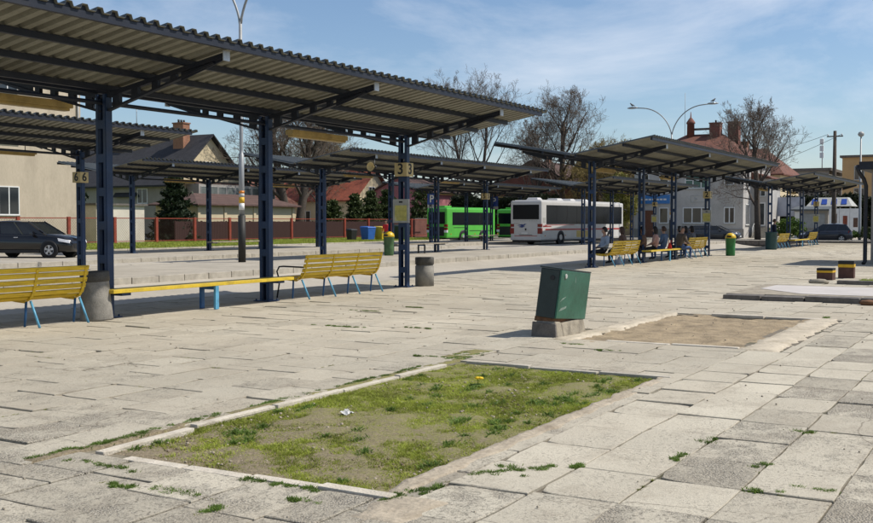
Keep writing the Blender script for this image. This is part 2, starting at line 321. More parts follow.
def joint_mat():
    m, nt, b = new_mat('joint_sand'); L = nt.links.new
    g = nd(nt, 'ShaderNodeNewGeometry')
    n1 = nd(nt, 'ShaderNodeTexNoise', Scale=1.1, Detail=6.0); L(g.outputs['Position'], n1.inputs['Vector'])
    n2 = nd(nt, 'ShaderNodeTexNoise', Scale=45.0, Detail=3.0); L(g.outputs['Position'], n2.inputs['Vector'])
    r = nd(nt, 'ShaderNodeMapRange'); L(n1.outputs['Fac'], r.inputs['Value']); r.inputs['From Min'].default_value = .5; r.inputs['From Max'].default_value = .66
    mx = nd(nt, 'ShaderNodeMix', data_type='RGBA'); L(r.outputs[0], mx.inputs[0]); mx.inputs[6].default_value = (.3, .255, .185, 1); mx.inputs[7].default_value = (.13, .13, .06, 1)
    r2 = nd(nt, 'ShaderNodeMapRange'); L(n2.outputs['Fac'], r2.inputs['Value']); r2.inputs['To Min'].default_value = .5; r2.inputs['To Max'].default_value = 1.5
    sp = nd(nt, 'ShaderNodeSeparateXYZ'); L(g.outputs['Position'], sp.inputs[0]); r3 = nd(nt, 'ShaderNodeMapRange'); L(sp.outputs[1], r3.inputs['Value']); r3.inputs['From Min'].default_value = 2.5; r3.inputs['From Max'].default_value = 8; r3.inputs['To Min'].default_value = .42; r3.inputs['To Max'].default_value = 1.0
    mm = nd(nt, 'ShaderNodeMath', operation='MULTIPLY'); L(r2.outputs[0], mm.inputs[0]); L(r3.outputs[0], mm.inputs[1])
    vm = nd(nt, 'ShaderNodeVectorMath', operation='SCALE'); L(mx.outputs[2], vm.inputs[0]); L(mm.outputs[0], vm.inputs['Scale'])
    L(vm.outputs[0], b.inputs['Base Color']); b.inputs['Roughness'].default_value = .95
    return m
M['joint'] = joint_mat()
def slab_mat():
    m, nt, b = new_mat('paving_concrete'); L = nt.links.new
    g = nd(nt, 'ShaderNodeNewGeometry'); P = g.outputs['Position']
    at = nd(nt, 'ShaderNodeAttribute', attribute_name='tone'); sp = nd(nt, 'ShaderNodeSeparateColor'); L(at.outputs['Color'], sp.inputs[0])
    tone, kindv, sandv = sp.outputs[0], sp.outputs[1], sp.outputs[2]
    def noise(s, d=5.0, r=.55): 
        n = nd(nt, 'ShaderNodeTexNoise', Scale=s, Detail=d, Roughness=r); L(P, n.inputs['Vector']); return n.outputs['Fac']
    def rng(v, a, b_, c, d):
        n = nd(nt, 'ShaderNodeMapRange'); L(v, n.inputs['Value'])
        for k, x in (('From Min', a), ('From Max', b_), ('To Min', c), ('To Max', d)): n.inputs[k].default_value = x
        return n.outputs[0]
    def mix(f, a, b_):
        n = nd(nt, 'ShaderNodeMix', data_type='RGBA'); L(f, n.inputs[0])
        for i, x in ((6, a), (7, b_)):
            if isinstance(x, tuple): n.inputs[i].default_value = c4(x)
            else: L(x, n.inputs[i])
        return n.outputs[2]
    def mth(op, a, b_):
        n = nd(nt, 'ShaderNodeMath', operation=op)
        for i, x in enumerate((a, b_)):
            if isinstance(x, (int, float)): n.inputs[i].default_value = x
            else: L(x, n.inputs[i])
        return n.outputs[0]
    base = mix(tone, (.29, .262, .207), (.53, .485, .385))
    # exposed aggregate: pebbles with dark pits between
    vo = nd(nt, 'ShaderNodeTexVoronoi', Scale=75.0); L(P, vo.inputs['Vector'])
    peb = mix(rng(vo.outputs['Distance'], .1, .75, 0, 1), (.46, .42, .345), (.24, .215, .17))
    pebc = nd(nt, 'ShaderNodeMix', data_type='RGBA', blend_type='MULTIPLY'); pebc.inputs[0].default_value = .5; L(peb, pebc.inputs[6]); 
    hv = nd(nt, 'ShaderNodeSeparateColor'); L(vo.outputs['Color'], hv.inputs[0]); cg = nd(nt, 'ShaderNodeCombineColor')
    hb = rng(hv.outputs[0], 0, 1, .45, 1.5)
    for i in range(3): L(hb, cg.inputs[i])
    L(cg.outputs[0], pebc.inputs[7])
    wear = mth('ADD', kindv, rng(noise(3.2, 9, .72), .3, .75, -.5, .65)); wear = rng(wear, .36, .74, 0, 1)
    c = mix(wear, base, pebc.outputs[2])
    # pits, stains and fine grain
    pit = rng(noise(48, 5, .68), .57, .7, 0, .62); c = mix(pit, c, (.13, .115, .09))
    sk = mth('MULTIPLY', rng(noise(34, 6, .75), .56, .64, 0, .8), rng(mth('ADD', mth('MULTIPLY', kindv, .6), noise(2.1, 6)), .45, .8, .08, .8)); c = mix(sk, c, (.2, .17, .13))
    vc = nd(nt, 'ShaderNodeTexVoronoi', Scale=.75); vc.feature = 'DISTANCE_TO_EDGE'; wn = nd(nt, 'ShaderNodeTexNoise', Scale=3.0, Detail=6.0); L(P, wn.inputs['Vector']); va = nd(nt, 'ShaderNodeVectorMath', operation='MULTIPLY_ADD'); L(wn.outputs['Color'], va.inputs[0]); va.inputs[1].default_value = (.35, .35, .35); L(P, va.inputs[2]); L(va.outputs[0], vc.inputs['Vector'])
    ck = mth('MULTIPLY', rng(vc.outputs['Distance'], 0, .0075, .85, 0), rng(noise(.6, 3), .5, .58, 0, 1)); c = mix(ck, c, (.09, .075, .055))
    st = rng(noise(1.7, 8, .7), .5, .72, 0, .7); c = mix(st, c, (.29, .25, .19))
    # blown sand in broad drifts
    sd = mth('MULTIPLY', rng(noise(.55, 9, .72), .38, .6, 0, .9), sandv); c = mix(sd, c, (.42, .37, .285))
    gr = rng(noise(160, 2), .25, .75, .78, 1.22)
    big = rng(noise(.16, 4), .3, .7, .86, 1.12)
    vm = nd(nt, 'ShaderNodeVectorMath', operation='SCALE'); L(c, vm.inputs[0]); L(mth('MULTIPLY', gr, big), vm.inputs['Scale'])
    L(vm.outputs[0], b.inputs['Base Color']); b.inputs['Roughness'].default_value = .92; b.inputs['Specular IOR Level'].default_value = .25
    h = mth('ADD', mth('MULTIPLY', noise(70, 4, .7), .6), mth('MULTIPLY', mth('MULTIPLY', vo.outputs['Distance'], wear), -1.6)); h = mth('ADD', h, mth('MULTIPLY', noise(9, 5), .9)); h = mth('ADD', h, mth('MULTIPLY', sk, -1.1))
    bp = nd(nt, 'ShaderNodeBump', Strength=.75, Distance=.012); L(h, bp.inputs['Height']); L(bp.outputs[0], b.inputs['Normal'])
    return m
M['slab'] = slab_mat()

def strip_mesh(name, x0, x1, y0, y1, z0, z1, m, **k):
    b = MB(); b.box(x0, x1, y0, y1, z0, z1); return b.build(name, m, kind='structure', **k)
sheet('ground', -400, 900, -700, 700, -.42, M['earth'])
# plaza bed under the slabs with holes left for the planted bed and the sand bed
def plaza_sheet():
    b = MB(); xs = [-25, BED[0], BED[1], SBED[0], SBED[1], KX]; ys = [-60, 3.3, 5.4, 5.67, EDGE]
    for i in range(len(xs) - 1):
        for j in range(len(ys) - 1):
            if (i == 1 and j in (1, 2)) or (i == 3 and j == 1): continue
            b.poly([(xs[i], ys[j], -.014), (xs[i + 1], ys[j], -.014), (xs[i + 1], ys[j + 1], -.014), (xs[i], ys[j + 1], -.014)])
    b.build('plaza_bed', M['joint'], kind='structure')
plaza_sheet()
b = MB(); pr = [(EDGE - .3, -.03), (EDGE + .05, -.03), (16.3, -.15), (17.6, -.31), (19.2, -.33), (20.3, -.2), (21.1, -.05)]; xs = list(range(-60, int(KX) + 1, 4))
for x in xs:
    for y, z in pr: b.v.append((x, y, z + (rnd(-.012, .012) if 16 < y < 21 else 0)))
for i in range(len(xs) - 1):
    for j in range(len(pr) - 1): a = i * len(pr) + j; b.face((a, a + len(pr), a + len(pr) + 1, a + 1), 0, True)
b.build('bus_lane', M['lane'], kind='structure'); sheet('bus_lane', -60, KX, 27.5, 32, -.061, M['lane'])
sheet('back_street', -60, KX, 41, 44.4, -.06, M['lane'])
sheet('road', KX + 2.6, 97, -200, 200, -.12, M['asphalt']); sheet('pavement', 97, 250, -200, 200, 0.0, M['platform_top'])
sheet('lawn', -60, KX + 2, 44.6, 60, .06, M['lawn']); sheet('yard', -60, KX + 2.5, 60, 200, -.05, M['lawn'])
strip_mesh('platform', -60, KX, 21.18, 27.3, -.2, .1, M['platform_top']); strip_mesh('platform', -60, 57.9, 32.18, 40.9, -.2, .1, M['platform_top']); strip_mesh('platform', 58.08, KX, 34.9, 40.9, -.2, .1, M['platform_top']); sheet('bus_lane', 57.9, KX, 32, 35, -.0605, M['lane'])
strip_mesh('pavement', KX + .2, KX + 2.4, -60, 45, -.2, .13, M['platform_top'])
def kerb_line(name, p, q, w, z0, z1, m, step=1.0, gap=.02, jit=.012, bevel=.012):
    b = MB(); p = Vector(p); q = Vector(q); n = int((q - p).length / step); d = (q - p).normalized(); s = Vector((-d.y, d.x, 0))
    for i in range(n):
        o = s * rnd(-jit, jit); dz = rnd(-jit, jit) * .7
        a = p + d * (i * step + gap / 2 + rnd(0, .008)) + o; e = p + d * ((i + 1) * step - gap / 2) + o + s * rnd(-jit, jit) * .6
        f = s * w
        b.hexa([(a.x, a.y, z0), (e.x, e.y, z0), (e.x + f.x, e.y + f.y, z0), (a.x + f.x, a.y + f.y, z0), (a.x, a.y, z1 + dz), (e.x, e.y, z1 + dz), (e.x + f.x, e.y + f.y, z1 + dz), (a.x + f.x, a.y + f.y, z1 + dz)])
    return b.build(name, m, kind='structure', bevel=bevel)
kerb_line('kerb', (-10, 21.0), (KX, 21.0), .18, -.25, .02, M['kerb']) if False else None
for y, xa, xb in ((21.0, -10, KX), (32.0, -10, 58), (34.72, 58, KX)): kerb_line('kerb', (xa, y, 0), (xb, y, 0), .17, -.25, .112, M['kerb'])
kerb_line('kerb', (57.9, 32.2, 0), (57.9, 34.9, 0), -.17, -.25, .112, M['kerb'])
for y in (27.48, 41.08): kerb_line('kerb', (-10, y, 0), (KX, y, 0), -.17, -.25, .112, M['kerb'])
kerb_line('kerb', (-10, 44.4, 0), (KX, 44.4, 0), .17, -.25, .09, M['kerb'])
kerb_line('kerb', (KX + .18, -40, 0), (KX + .18, 45, 0), .17, -.25, .145, M['dark_concrete']); kerb_line('kerb', (KX + 2.6, -40, 0), (KX + 2.6, 45, 0), .17, -.25, .14, M['kerb'])  # first kerb: dark concrete paints the shade on its near face
kerb_line('kerb', (97, -40, 0), (97, 60, 0), .17, -.25, .02, M['kerb'])

HOLES = [(BED[0] - .13, BED[1] + .13, BED[2] - .02, BED[3] + .1), (SBED[0] - .12, SBED[1] + .12, SBED[2] - .62, SBED[3] + .12), WSLAB, (13.2, 14.55, 5.5, 6.0)]
def subtract(r, h):
    x0, x1, y0, y1 = r; a0, a1, b0, b1 = h
    if x1 <= a0 or x0 >= a1 or y1 <= b0 or y0 >= b1: return [r]
    o = []
    if y0 < b0: o.append((x0, x1, y0, b0))
    if y1 > b1: o.append((x0, x1, b1, y1))
    ya, yb = max(y0, b0), min(y1, b1)
    if x0 < a0: o.append((x0, a0, ya, yb))
    if x1 > a1: o.append((a1, x1, ya, yb))
    return o
tufts = []    # joint positions where moss or grass takes hold
def paving():
    V, F, T = [], [], []
    PY, PX = .53, .7
    def slab(x0, x1, y0, y1, tone, kindv, sand, fold):
        g = rnd(.003, .009); cx, cy = (x0 + x1) / 2, (y0 + y1) / 2
        big = (rnd(0, 1) < .13); tx = rnd(-1, 1) * (.026 if big else .008); ty = rnd(-1, 1) * (.013 if big else .005); z = rnd(-.004, .007)
        if cy > 6.5 and not big: z -= .005; tx *= .7; ty *= .7
        n = 8; b = len(V); pts = []
        rr = rnd(-.006, .006)
        def edge(px, py):
            jx, jy = rnd(-.005, .005), rnd(-.005, .005)
            return (px + jx - rr * (py - cy), py + jy + rr * (px - cx))
        near = cx < 16 and -4 < cy < 12
        loop = []
        cs = [(x0 + g, y0 + g), (x1 - g, y0 + g), (x1 - g, y1 - g), (x0 + g, y1 - g)]
        sub = 4 if near else 1
        for i in range(4):
            a, e = cs[i], cs[(i + 1) % 4]
            for k in range(sub):
                t = k / sub; q = edge(a[0] + (e[0] - a[0]) * t, a[1] + (e[1] - a[1]) * t)
                if near and k == 0 and rnd(0, 1) < .12:      # knocked-off corner
                    q = (q[0] + (cx - q[0]) * .1, q[1] + (cy - q[1]) * .1)
                loop.append(q)
        m = len(loop)
        def zz(px, py): return z + tx * (px - cx) + ty * (py - cy)
        bv = rnd(.003, .006)
        for px, py in loop: V.append((px, py, -.06))
        for px, py in loop: V.append((px, py, zz(px, py) - bv + rnd(-.002, .002)))
        for px, py in loop:
            dx, dy = cx - px, cy - py; l = math.hypot(dx, dy); V.append((px + dx / l * bv * 1.4, py + dy / l * bv * 1.4, zz(px, py)))
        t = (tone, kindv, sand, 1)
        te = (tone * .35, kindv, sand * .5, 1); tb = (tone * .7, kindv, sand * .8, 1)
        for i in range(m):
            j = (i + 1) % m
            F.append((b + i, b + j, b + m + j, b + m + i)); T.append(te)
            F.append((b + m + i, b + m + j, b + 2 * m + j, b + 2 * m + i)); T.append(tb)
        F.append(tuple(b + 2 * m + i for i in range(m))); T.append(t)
    j0 = int(-14 / PY)
    for j in range(j0, int(EDGE / PY) + 1):
        y0 = 1.5 + (j - 3) * PY; y1 = y0 + PY
        if y0 > EDGE - .2: continue
        y1 = min(y1, EDGE)
        off = rnd(0, PX) if y0 > 2.9 else (.0 + rnd(-.12, .12))
        x = 1.4 + off
        while x < KX:
            L_ = PX * rnd(.97, 1.03); r = (x, min(x + L_, KX), y0, y1); x += L_
            cx, cy = (r[0] + r[1]) / 2, (r[2] + r[3]) / 2
            dep = .866 * cx + .5 * cy; lat = .5 * cx - .866 * cy
            if dep < 2.5 or abs(lat) > .56 * dep + 1.5: continue
            if dep > 72: continue
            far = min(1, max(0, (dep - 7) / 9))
            pale = (2.0 < cy < 3.25 and 4.5 < cx < 13) or (cy < 2 and rnd(0, 1) < .35)
            tone = min(1, max(0, rnd(.72, 1) if pale else random.gauss(.55, .21)))
            u = rnd(0, 1)
            kindv = rnd(.0, .2) if pale and u > .12 else (rnd(.45, .72) if u < (.2 if cy < 2.2 else .05) else rnd(.05, .45))
            if cx < 5.2 and cy > 2.8: kindv = rnd(.3, .52); tone *= .92
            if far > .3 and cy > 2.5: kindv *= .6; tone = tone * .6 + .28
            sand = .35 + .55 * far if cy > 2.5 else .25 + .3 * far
            ps = [r]
            for h in HOLES: ps = [q for p_ in ps for q in subtract(p_, h)]
            for q in ps:
                if q[1] - q[0] < .06 or q[3] - q[2] < .06: continue
                if dep < 26 and rnd(0, 1) < .07 and q[1] - q[0] > .5:     # cracked in two
                    c_ = q[0] + (q[1] - q[0]) * rnd(.3, .7)
                    slab(q[0], c_, q[2], q[3], tone, kindv, sand, 0); slab(c_, q[1], q[2], q[3], tone * rnd(.9, 1), kindv, sand, 0)
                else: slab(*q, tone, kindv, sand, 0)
                if dep < 24 and rnd(0, 1) < (.3 if cx < 12 else .08): tufts.append((q[0], rnd(q[2], q[3]), 0))
                if dep < 14 and rnd(0, 1) < .2: tufts.append((rnd(q[0], q[1]), q[2], 1))
    me = bpy.data.meshes.new('paving'); me.from_pydata(V, [], F)
    ca = me.color_attributes.new('tone', 'FLOAT_COLOR', 'CORNER'); k = 0; arr = []
    for f, t in zip(F, T):
        arr += list(t) * len(f)
    ca.data.foreach_set('color', arr)
    me.materials.append(M['slab']); o = bpy.data.objects.new('paving', me); col.objects.link(o); o['kind'] = 'structure'
paving()

# beds: recessed soil / sand with an uneven surface, edged with concrete
def mossy():
    m, nt, b = new_mat('mossy_soil'); L = nt.links.new
    g = nd(nt, 'ShaderNodeNewGeometry'); P = g.outputs['Position']
    def noise(s, d=6.0, r=.6):
        n = nd(nt, 'ShaderNodeTexNoise', Scale=s, Detail=d, Roughness=r); L(P, n.inputs['Vector']); return n.outputs['Fac']
    def mixc(f, a, c):
        n = nd(nt, 'ShaderNodeMix', data_type='RGBA'); L(f, n.inputs[0])
        for i, x in ((6, a), (7, c)):
            if isinstance(x, tuple): n.inputs[i].default_value = c4(x)
            else: L(x, n.inputs[i])
        return n.outputs[2]
    def rng(v, a, c, lo=0, hi=1):
        n = nd(nt, 'ShaderNodeMapRange'); L(v, n.inputs['Value'])
        for k, x in (('From Min', a), ('From Max', c), ('To Min', lo), ('To Max', hi)): n.inputs[k].default_value = x
        return n.outputs[0]
    soil = mixc(rng(noise(38, 6, .8), .35, .65), (.1, .078, .045), (.31, .25, .16))
    moss = mixc(noise(26, 5, .7), (.12, .125, .026), (.26, .255, .06))
    sp = nd(nt, 'ShaderNodeSeparateXYZ'); L(P, sp.inputs[0])
    def mth(op, a, c_):
        n = nd(nt, 'ShaderNodeMath', operation=op)
        for i, x in enumerate((a, c_)):
            if isinstance(x, (int, float)): n.inputs[i].default_value = x
            else: L(x, n.inputs[i])
        return n.outputs[0]
    wornf = mth('MULTIPLY', rng(sp.outputs[0], 5.1, 7.6, .2, 0), rng(sp.outputs[1], 3.3, 5.0, .35, 1.0))
    c = mixc(rng(mth('SUBTRACT', noise(13, 10, .85), wornf), .36, .6), soil, moss)
    L(c, b.inputs['Base Color']); b.inputs['Roughness'].default_value = .95
    bp = nd(nt, 'ShaderNodeBump', Strength=.9, Distance=.015); L(noise(60, 4), bp.inputs['Height']); L(bp.outputs[0], b.inputs['Normal'])
    return m
M['mossy_soil'] = mossy()
def lumpy(name, r, z, amp, m, step=.11, sc_=3.0):
    from mathutils import noise
    b = MB(); nx = int((r[1] - r[0]) / step); ny = int((r[3] - r[2]) / step)
    for i in range(nx + 1):
        for j in range(ny + 1):
            x = r[0] + (r[1] - r[0]) * i / nx; y = r[2] + (r[3] - r[2]) * j / ny
            h = noise.fractal(Vector((x * sc_, y * sc_, 0)), .8, 2.1, 5) * amp + noise.noise(Vector((x * .8, y * .8, 3))) * amp * .8
            b.v.append((x, y, z + h))
    for i in range(nx):
        for j in range(ny):
            a = i * (ny + 1) + j; b.face((a, a + ny + 1, a + ny + 2, a + 1), 0, True)
    return b.build(name, m, kind='structure')
lumpy('soil_bed', (BED[0] - .02, BED[1] + .02, BED[2] - .02, BED[3] + .02), -.02, .02, M['mossy_soil'], .07)
lumpy('sand_bed', (SBED[0] - .3, SBED[1] + .2, SBED[2] - .2, SBED[3] + .2), -.02, .03, M['sand'], .07)
lumpy('sand_drift', (12.85, 13.55, 3.2, 5.6), -.006, .012, M['sand'], .05, 4)
kerb_line('bed_kerb', (6.05, BED[3], 0), (10.4, BED[3], 0), .075, -.1, .01, M['kerb_pale'], 1.0, .02, .014, .008)
kerb_line('bed_kerb', (4.98, BED[3] - .14, 0), (5.98, BED[3] - .09, 0), .08, -.1, .016, M['kerb_pale'], .97, .02, .004, .008)
kerb_line('bed_kerb', (BED[0] - .02, 5.35, 0), (BED[0] - .02, 3.15, 0), -.1, -.1, .008, M['kerb_pale'], .54, .02, .016, .008)
kerb_line('bed_kerb', (BED[1], 3.2, 0), (BED[1], 5.72, 0), -.09, -.1, .012, M['kerb'], .8, .02, .012, .008)
M['border_pale'] = mat('border_pale', (.46, .4, .305), .95, 0, 3, .25, .9, (.3, .25, .17), .8, fine=30)
def rough_band(name, x0, x1, y0, y1, z, m, amp=.012, edge=.05):
    """broken poured-concrete band with a ragged outline"""
    from mathutils import noise
    b = MB(); n = int((x1 - x0) / .06); k = 6
    for i in range(n + 1):
        x = x0 + (x1 - x0) * i / n; e0 = noise.fractal(Vector((x * 3, 1, 0)), 1, 2, 4) * edge; e1 = noise.fractal(Vector((x * 3, 9, 0)), 1, 2, 4) * edge
        for j in range(k + 1):
            y = y0 + e0 + (y1 + e1 - y0 - e0) * j / k
            b.v.append((x, y, (z if 0 < j < k and 0 < i < n else -.05) + noise.fractal(Vector((x * 6, y * 6, 0)), 1, 2, 4) * amp))
    for i in range(n):
        for j in range(k):
            a = i * (k + 1) + j; b.face((a, a + k + 1, a + k + 2, a + 1), 0, True)
    return b.build(name, m, kind='structure')
rough_band('bed_kerb', 5.12, 10.4, BED[2] - .12, BED[2] + .07, .006, M['border'])
rough_band('bed_kerb', 13.1, 18.0, SBED[2] - .62, SBED[2] - .05, .013, M['border_pale'], .007, .1)
rough_band('bed_kerb', 12.9, 17.9, SBED[3] - .05, SBED[3] + .3, .013, M['border_pale'], .007, .1)
kerb_line('bed_kerb', (SBED[1] + .03, 3.0, 0), (SBED[1] + .03, 5.5, 0), -.12, -.1, .03, M['kerb_pale'], .9, .03, .02, .01)
kerb_line('bed_kerb', (SBED[0] - .12, 3.2, 0), (SBED[0] - .12, 5.4, 0), -.1, -.1, .008, M['kerb_pale'], .9, .03, .02, .01)

rough_band('moss_strip', 4.55, 10.7, BED[3] + .07, BED[3] + .2, .004, M['mossy_soil'], .008, .1)
rough_band('dirt_patch', 10.6, 11.5, 5.75, 6.15, .009, M['mossy_soil'], .006, .12)
rough_band('dirt_patch', 4.55, 5.15, BED[2] - .5, BED[2] - .05, .008, M['border'], .006, .1)
# low raised slab at the right
t = thing('concrete_base', 'low raised concrete slab with a pale top and dark broken front edge', 'concrete base', ((WSLAB[0] + WSLAB[1]) / 2, 2, 0))
b = MB()
y = -3.0 - 2
while y < 3.65 - .05:
    e = min(y + rnd(.7, 1.3), 3.65); b.box(-2.05 + rnd(-.04, .05), -1.6, y + .01, e - .012, -.05, .1 + rnd(-.02, .02)); y = e
b.build('edging', M['dark_concrete'], t, .02)
b = MB(); b.box(-1.6, 2.05, -5, 3.65, -.05, .1); b.build('body', M['old_concrete'], t, .015)
b = MB(); b.poly([(-1.3, -5, .106), (1.8, -5, .106), (1.7, 3.3, .106), (.2, 3.35, .106), (-1.15, 2.2, .106)]); b.build('top', M['white_slab'], t)
b = MB(); b.lathe([(.02, -.03), (.1, 0), (.13, .06), (.09, .11), (.01, .13)], 9); o = b.build('rubble', M['rust'], None); o.location = (21.45, 2.75, 0); o.scale = (1, 1.5, .8)
tag(o, 'reddish lump of broken brick at the front edge of the raised slab', 'rubble')
for (x, y, s, lb) in ((28.3, 4.85, 1.2, 'grey chunk of broken concrete beside the dark kerb near the striped boxes'),):
    b = MB(); b.lathe([(.02, -.03), (.14, 0), (.16, .06), (.1, .12), (.01, .13)], 7); o = b.build('rubble', M['old_concrete']); o.location = (x, y, 0); o.scale = (s, s * 1.4, s * .8); tag(o, lb, 'rubble')
strip_mesh('kerb', 28.2, 28.45, -2, 4.4, -.1, .1, M['dark_concrete'], bevel=.02)
lumpy('verge', (28.46, 30.6, -3, 4.1), .02, .03, M['lawn'], .2)

# ------------------------------------------------------------------ grass
def blades(pts, name, m):
    """pts: (x, y, z, height, lean, width)"""
    V, F = [], []
    for (x, y, z, h, ln, wd) in pts:
        a = rnd(0, 6.283); d = rnd(0, 6.283); c, s_ = math.cos(a) * wd, math.sin(a) * wd; lx, ly = math.cos(d) * ln, math.sin(d) * ln
        b = len(V); V += [(x - c, y - s_, z), (x + c, y + s_, z), (x + lx * .4 + c * .7, y + ly * .4 + s_ * .7, z + h * .65), (x + lx * .4 - c * .7, y + ly * .4 - s_ * .7, z + h * .65), (x + lx, y + ly, z + h)]
        F += [(b, b + 1, b + 2, b + 3), (b + 3, b + 2, b + 4)]
    me = bpy.data.meshes.new(name); me.from_pydata(V, [], F); me.materials.append(m)
    o = bpy.data.objects.new(name, me); col.objects.link(o); o['kind'] = 'stuff'
    return o
M['straw'] = leaf('straw', (.34, .28, .14), .4, .2)
def bed_grass():
    from mathutils import noise
    a, dk = [], []
    n = 0
    while n < 190000:
        n += 1
        x = rnd(BED[0] + .02, BED[1] - .02); y = rnd(BED[2] + .06, BED[3] - .02)
        f = noise.fractal(Vector((x * 1.1, y * 1.5, 0)), .8, 2.2, 5) + noise.noise(Vector((x * 7, y * 9, 2))) * .8 + noise.noise(Vector((x * 19, y * 19, 5))) * .45
        bare = .12 + .6 * max(0, 1 - (x - BED[0]) / 1.5) * max(0, (y - 3.9) / 1.6) + .12 * max(0, (7.2 - x) / 2)
        if rnd(0, 1) > (.78 if x < 6.6 else .95) + (f - bare) * .7: continue
        a.append((x, y, -.032, rnd(.008, .03) * (1 + .5 * max(0, f)), rnd(.01, .04), rnd(.002, .0045)))
    # coarser darker clumps
    for k in range(70):
        cx, cy = rnd(BED[0] + .1, BED[1] - .1), rnd(BED[2] + .15, BED[3] - .1)
        if k < 22: cx, cy = rnd(7, 10.2), BED[2] + rnd(.12, .5)
        r = rnd(.04, .15)
        for q in range(int(40 + 420 * r)):
            g = abs(random.gauss(0, 1)) * r * .6; an = rnd(0, 6.283)
            dk.append((cx + math.cos(an) * g * 1.5, cy + math.sin(an) * g * .8, -.03, rnd(.015, .05) * (1.2 - min(1, g / r) * .6), rnd(.02, .07), rnd(.003, .008) if q % 4 else rnd(.007, .013)))
    tag(blades(a, 'grass', M['blade']), 'short yellow-green grass growing thinly over the soil bed', 'grass')
    dry = []
    for q in range(45000):
        x = rnd(BED[0] + .03, BED[1] - .03); y = rnd(BED[2] + .08, BED[3] - .03)
        dry.append((x, y, -.03, rnd(.003, .016), rnd(.015, .05), rnd(.0018, .004)))
    tag(blades(dry, 'dry_grass', M['straw']), 'dry straw-coloured grass lying through the bed', 'grass')
    tag(blades(dk, 'weeds', M['blade_dark']), 'darker weed clumps dotted through the grass bed', 'weeds')
    # tufts in joints and along the kerbs
    ms, mk = [], []
    def tuft(x, y, ln, dirx, big):
        cl = [(random.gauss(0, .36) * ln, random.gauss(0, .004 if not big else .016), rnd(.5, 1.2)) for _ in range(max(2, int(ln / (.05 if not big else .035))))]
        for q in range(int((110 if big else 40) * len(cl))):
            c_ = cl[q % len(cl)]; rr = (.022 if big else .01) * c_[2]
            t_ = c_[0] + random.gauss(0, rr); s_ = c_[1] + random.gauss(0, rr * .8)
            px, py = (x + t_, y + s_) if dirx else (x + s_, y + t_)
            (mk if big else ms).append((px, py, -.014, rnd(.006, .018) if not big else rnd(.008, .034), rnd(.008, .03), rnd(.002, .006)))
    for (x, y, d) in tufts:
        u = rnd(0, 1)
        if u < .28: tuft(x, y, rnd(.05, .3), d == 1, False)
    for (x, y, ln, d) in ((6.27, 2.58, .2, 1), (6.85, 2.07, .16, 1), (7.55, 2.05, .14, 1), (6.9, 1.52, .13, 1), (8.2, 1.52, .16, 0), (6.45, 1.1, .16, 0), (6.25, 1.35, .14, 0), (5.05, 3.2, .3, 1), (5.3, 3.12, .2, 1), (4.95, 3.75, .25, 0), (4.95, 4.1, .3, 0),
                          (5.9, 2.95, .25, 1), (6.0, 2.95, .3, 0), (5.8, 3.02, .2, 1), (6.1, 2.75, .3, 1), (4.45, 4.7, .25, 0), (4.5, 4.4, .3, 0), (4.75, 5.2, .4, 0), (4.95, 5.85, .4, 1), (5.3, 5.82, .5, 1), (5.6, 5.85, .5, 1), (4.7, 3.6, .25, 0), (4.35, 3.95, .2, 1), (10.9, 5.8, .6, 1), (10.6, 6.1, .5, 0), (11.0, 6.0, .4, 1), (10.75, 5.9, .4, 1), (7.3, 5.85, .8, 1), (8.6, 5.86, .8, 1), (9.4, 5.86, .5, 1), (6.4, 5.85, .5, 1), (13.0, 9.2, .6, 0), (15.5, 10.4, .5, 0), (16.6, 10.1, .4, 0), (18.3, 3.0, .35, 1), (12.6, 5.2, .3, 0), (12.2, 4.6, .25, 0), (13.4, 8.0, .3, 0)):
        tuft(x, y, ln, d == 1, True); tuft(x, y, ln * 1.3, d == 1, False)
    tag(blades(ms, 'joint_grass', M['moss']), 'thin moss and grass in the joints of the paving', 'grass')
    tag(blades(mk, 'joint_weeds', M['blade_dark']), 'green weed tufts pushing up between paving slabs and kerbs', 'weeds')
    lw = []
    for q in range(40000):
        x, y = rnd(26, KX), rnd(44.7, 57); lw.append((x, y, .04, rnd(.05, .16), rnd(.04, .15), rnd(.012, .03)))
    for q in range(2500): lw.append((rnd(28.5, 30.5), rnd(-1, 4.05), .0, rnd(.04, .1), rnd(.02, .05), rnd(.004, .01)))
    tag(blades(lw, 'lawn_grass', M['blade']), 'grass of the lawn strip along the red fence', 'grass')
bed_grass()
def flower(x, y, label, n=1):
    t = thing('dandelion', label, 'flower', (x, y, -.03))
    lv = MB()
    for k in range(14):
        a = k * .449 + rnd(-.2, .2); l = rnd(.07, .13); c, s_ = math.cos(a), math.sin(a)
        p = [(0, 0, .005), (c * l * .5 - s_ * .016, s_ * l * .5 + c * .016, .04), (c * l, s_ * l, .025), (c * l * .5 + s_ * .016, s_ * l * .5 - c * .016, .04)]; lv.poly(p)
    lv.build('leaf_rosette', M['blade_dark'], t)
    st = MB(); st.tube([(0, 0, 0), (.01, .0, .06), (.012, .005, .09)], .004, 5); st.build('stem', M['blade'], t)
    f = MB()
    for q in range(n):
        ox, oy = (.012, .005) if q == 0 else (rnd(-.04, .04), rnd(-.04, .04))
        f.lathe([(.004, .085), (.026, .092), (.03, .1), (.02, .108), (.004, .112)], 12, c=(ox, oy, 0))
        for k in range(12):
            a = k * .5236; f.poly([(ox, oy, .1), (ox + math.cos(a - .15) * .036, oy + math.sin(a - .15) * .036, .094), (ox + math.cos(a + .15) * .036, oy + math.sin(a + .15) * .036, .094)])
    f.build('flower_head', M['petal'], t)
flower(8.98, 4.72, 'single yellow dandelion in flower in the middle of the grass bed', 2)
b = MB()
for i in range(6):
    for j in range(4):
        pass
random.seed(31)
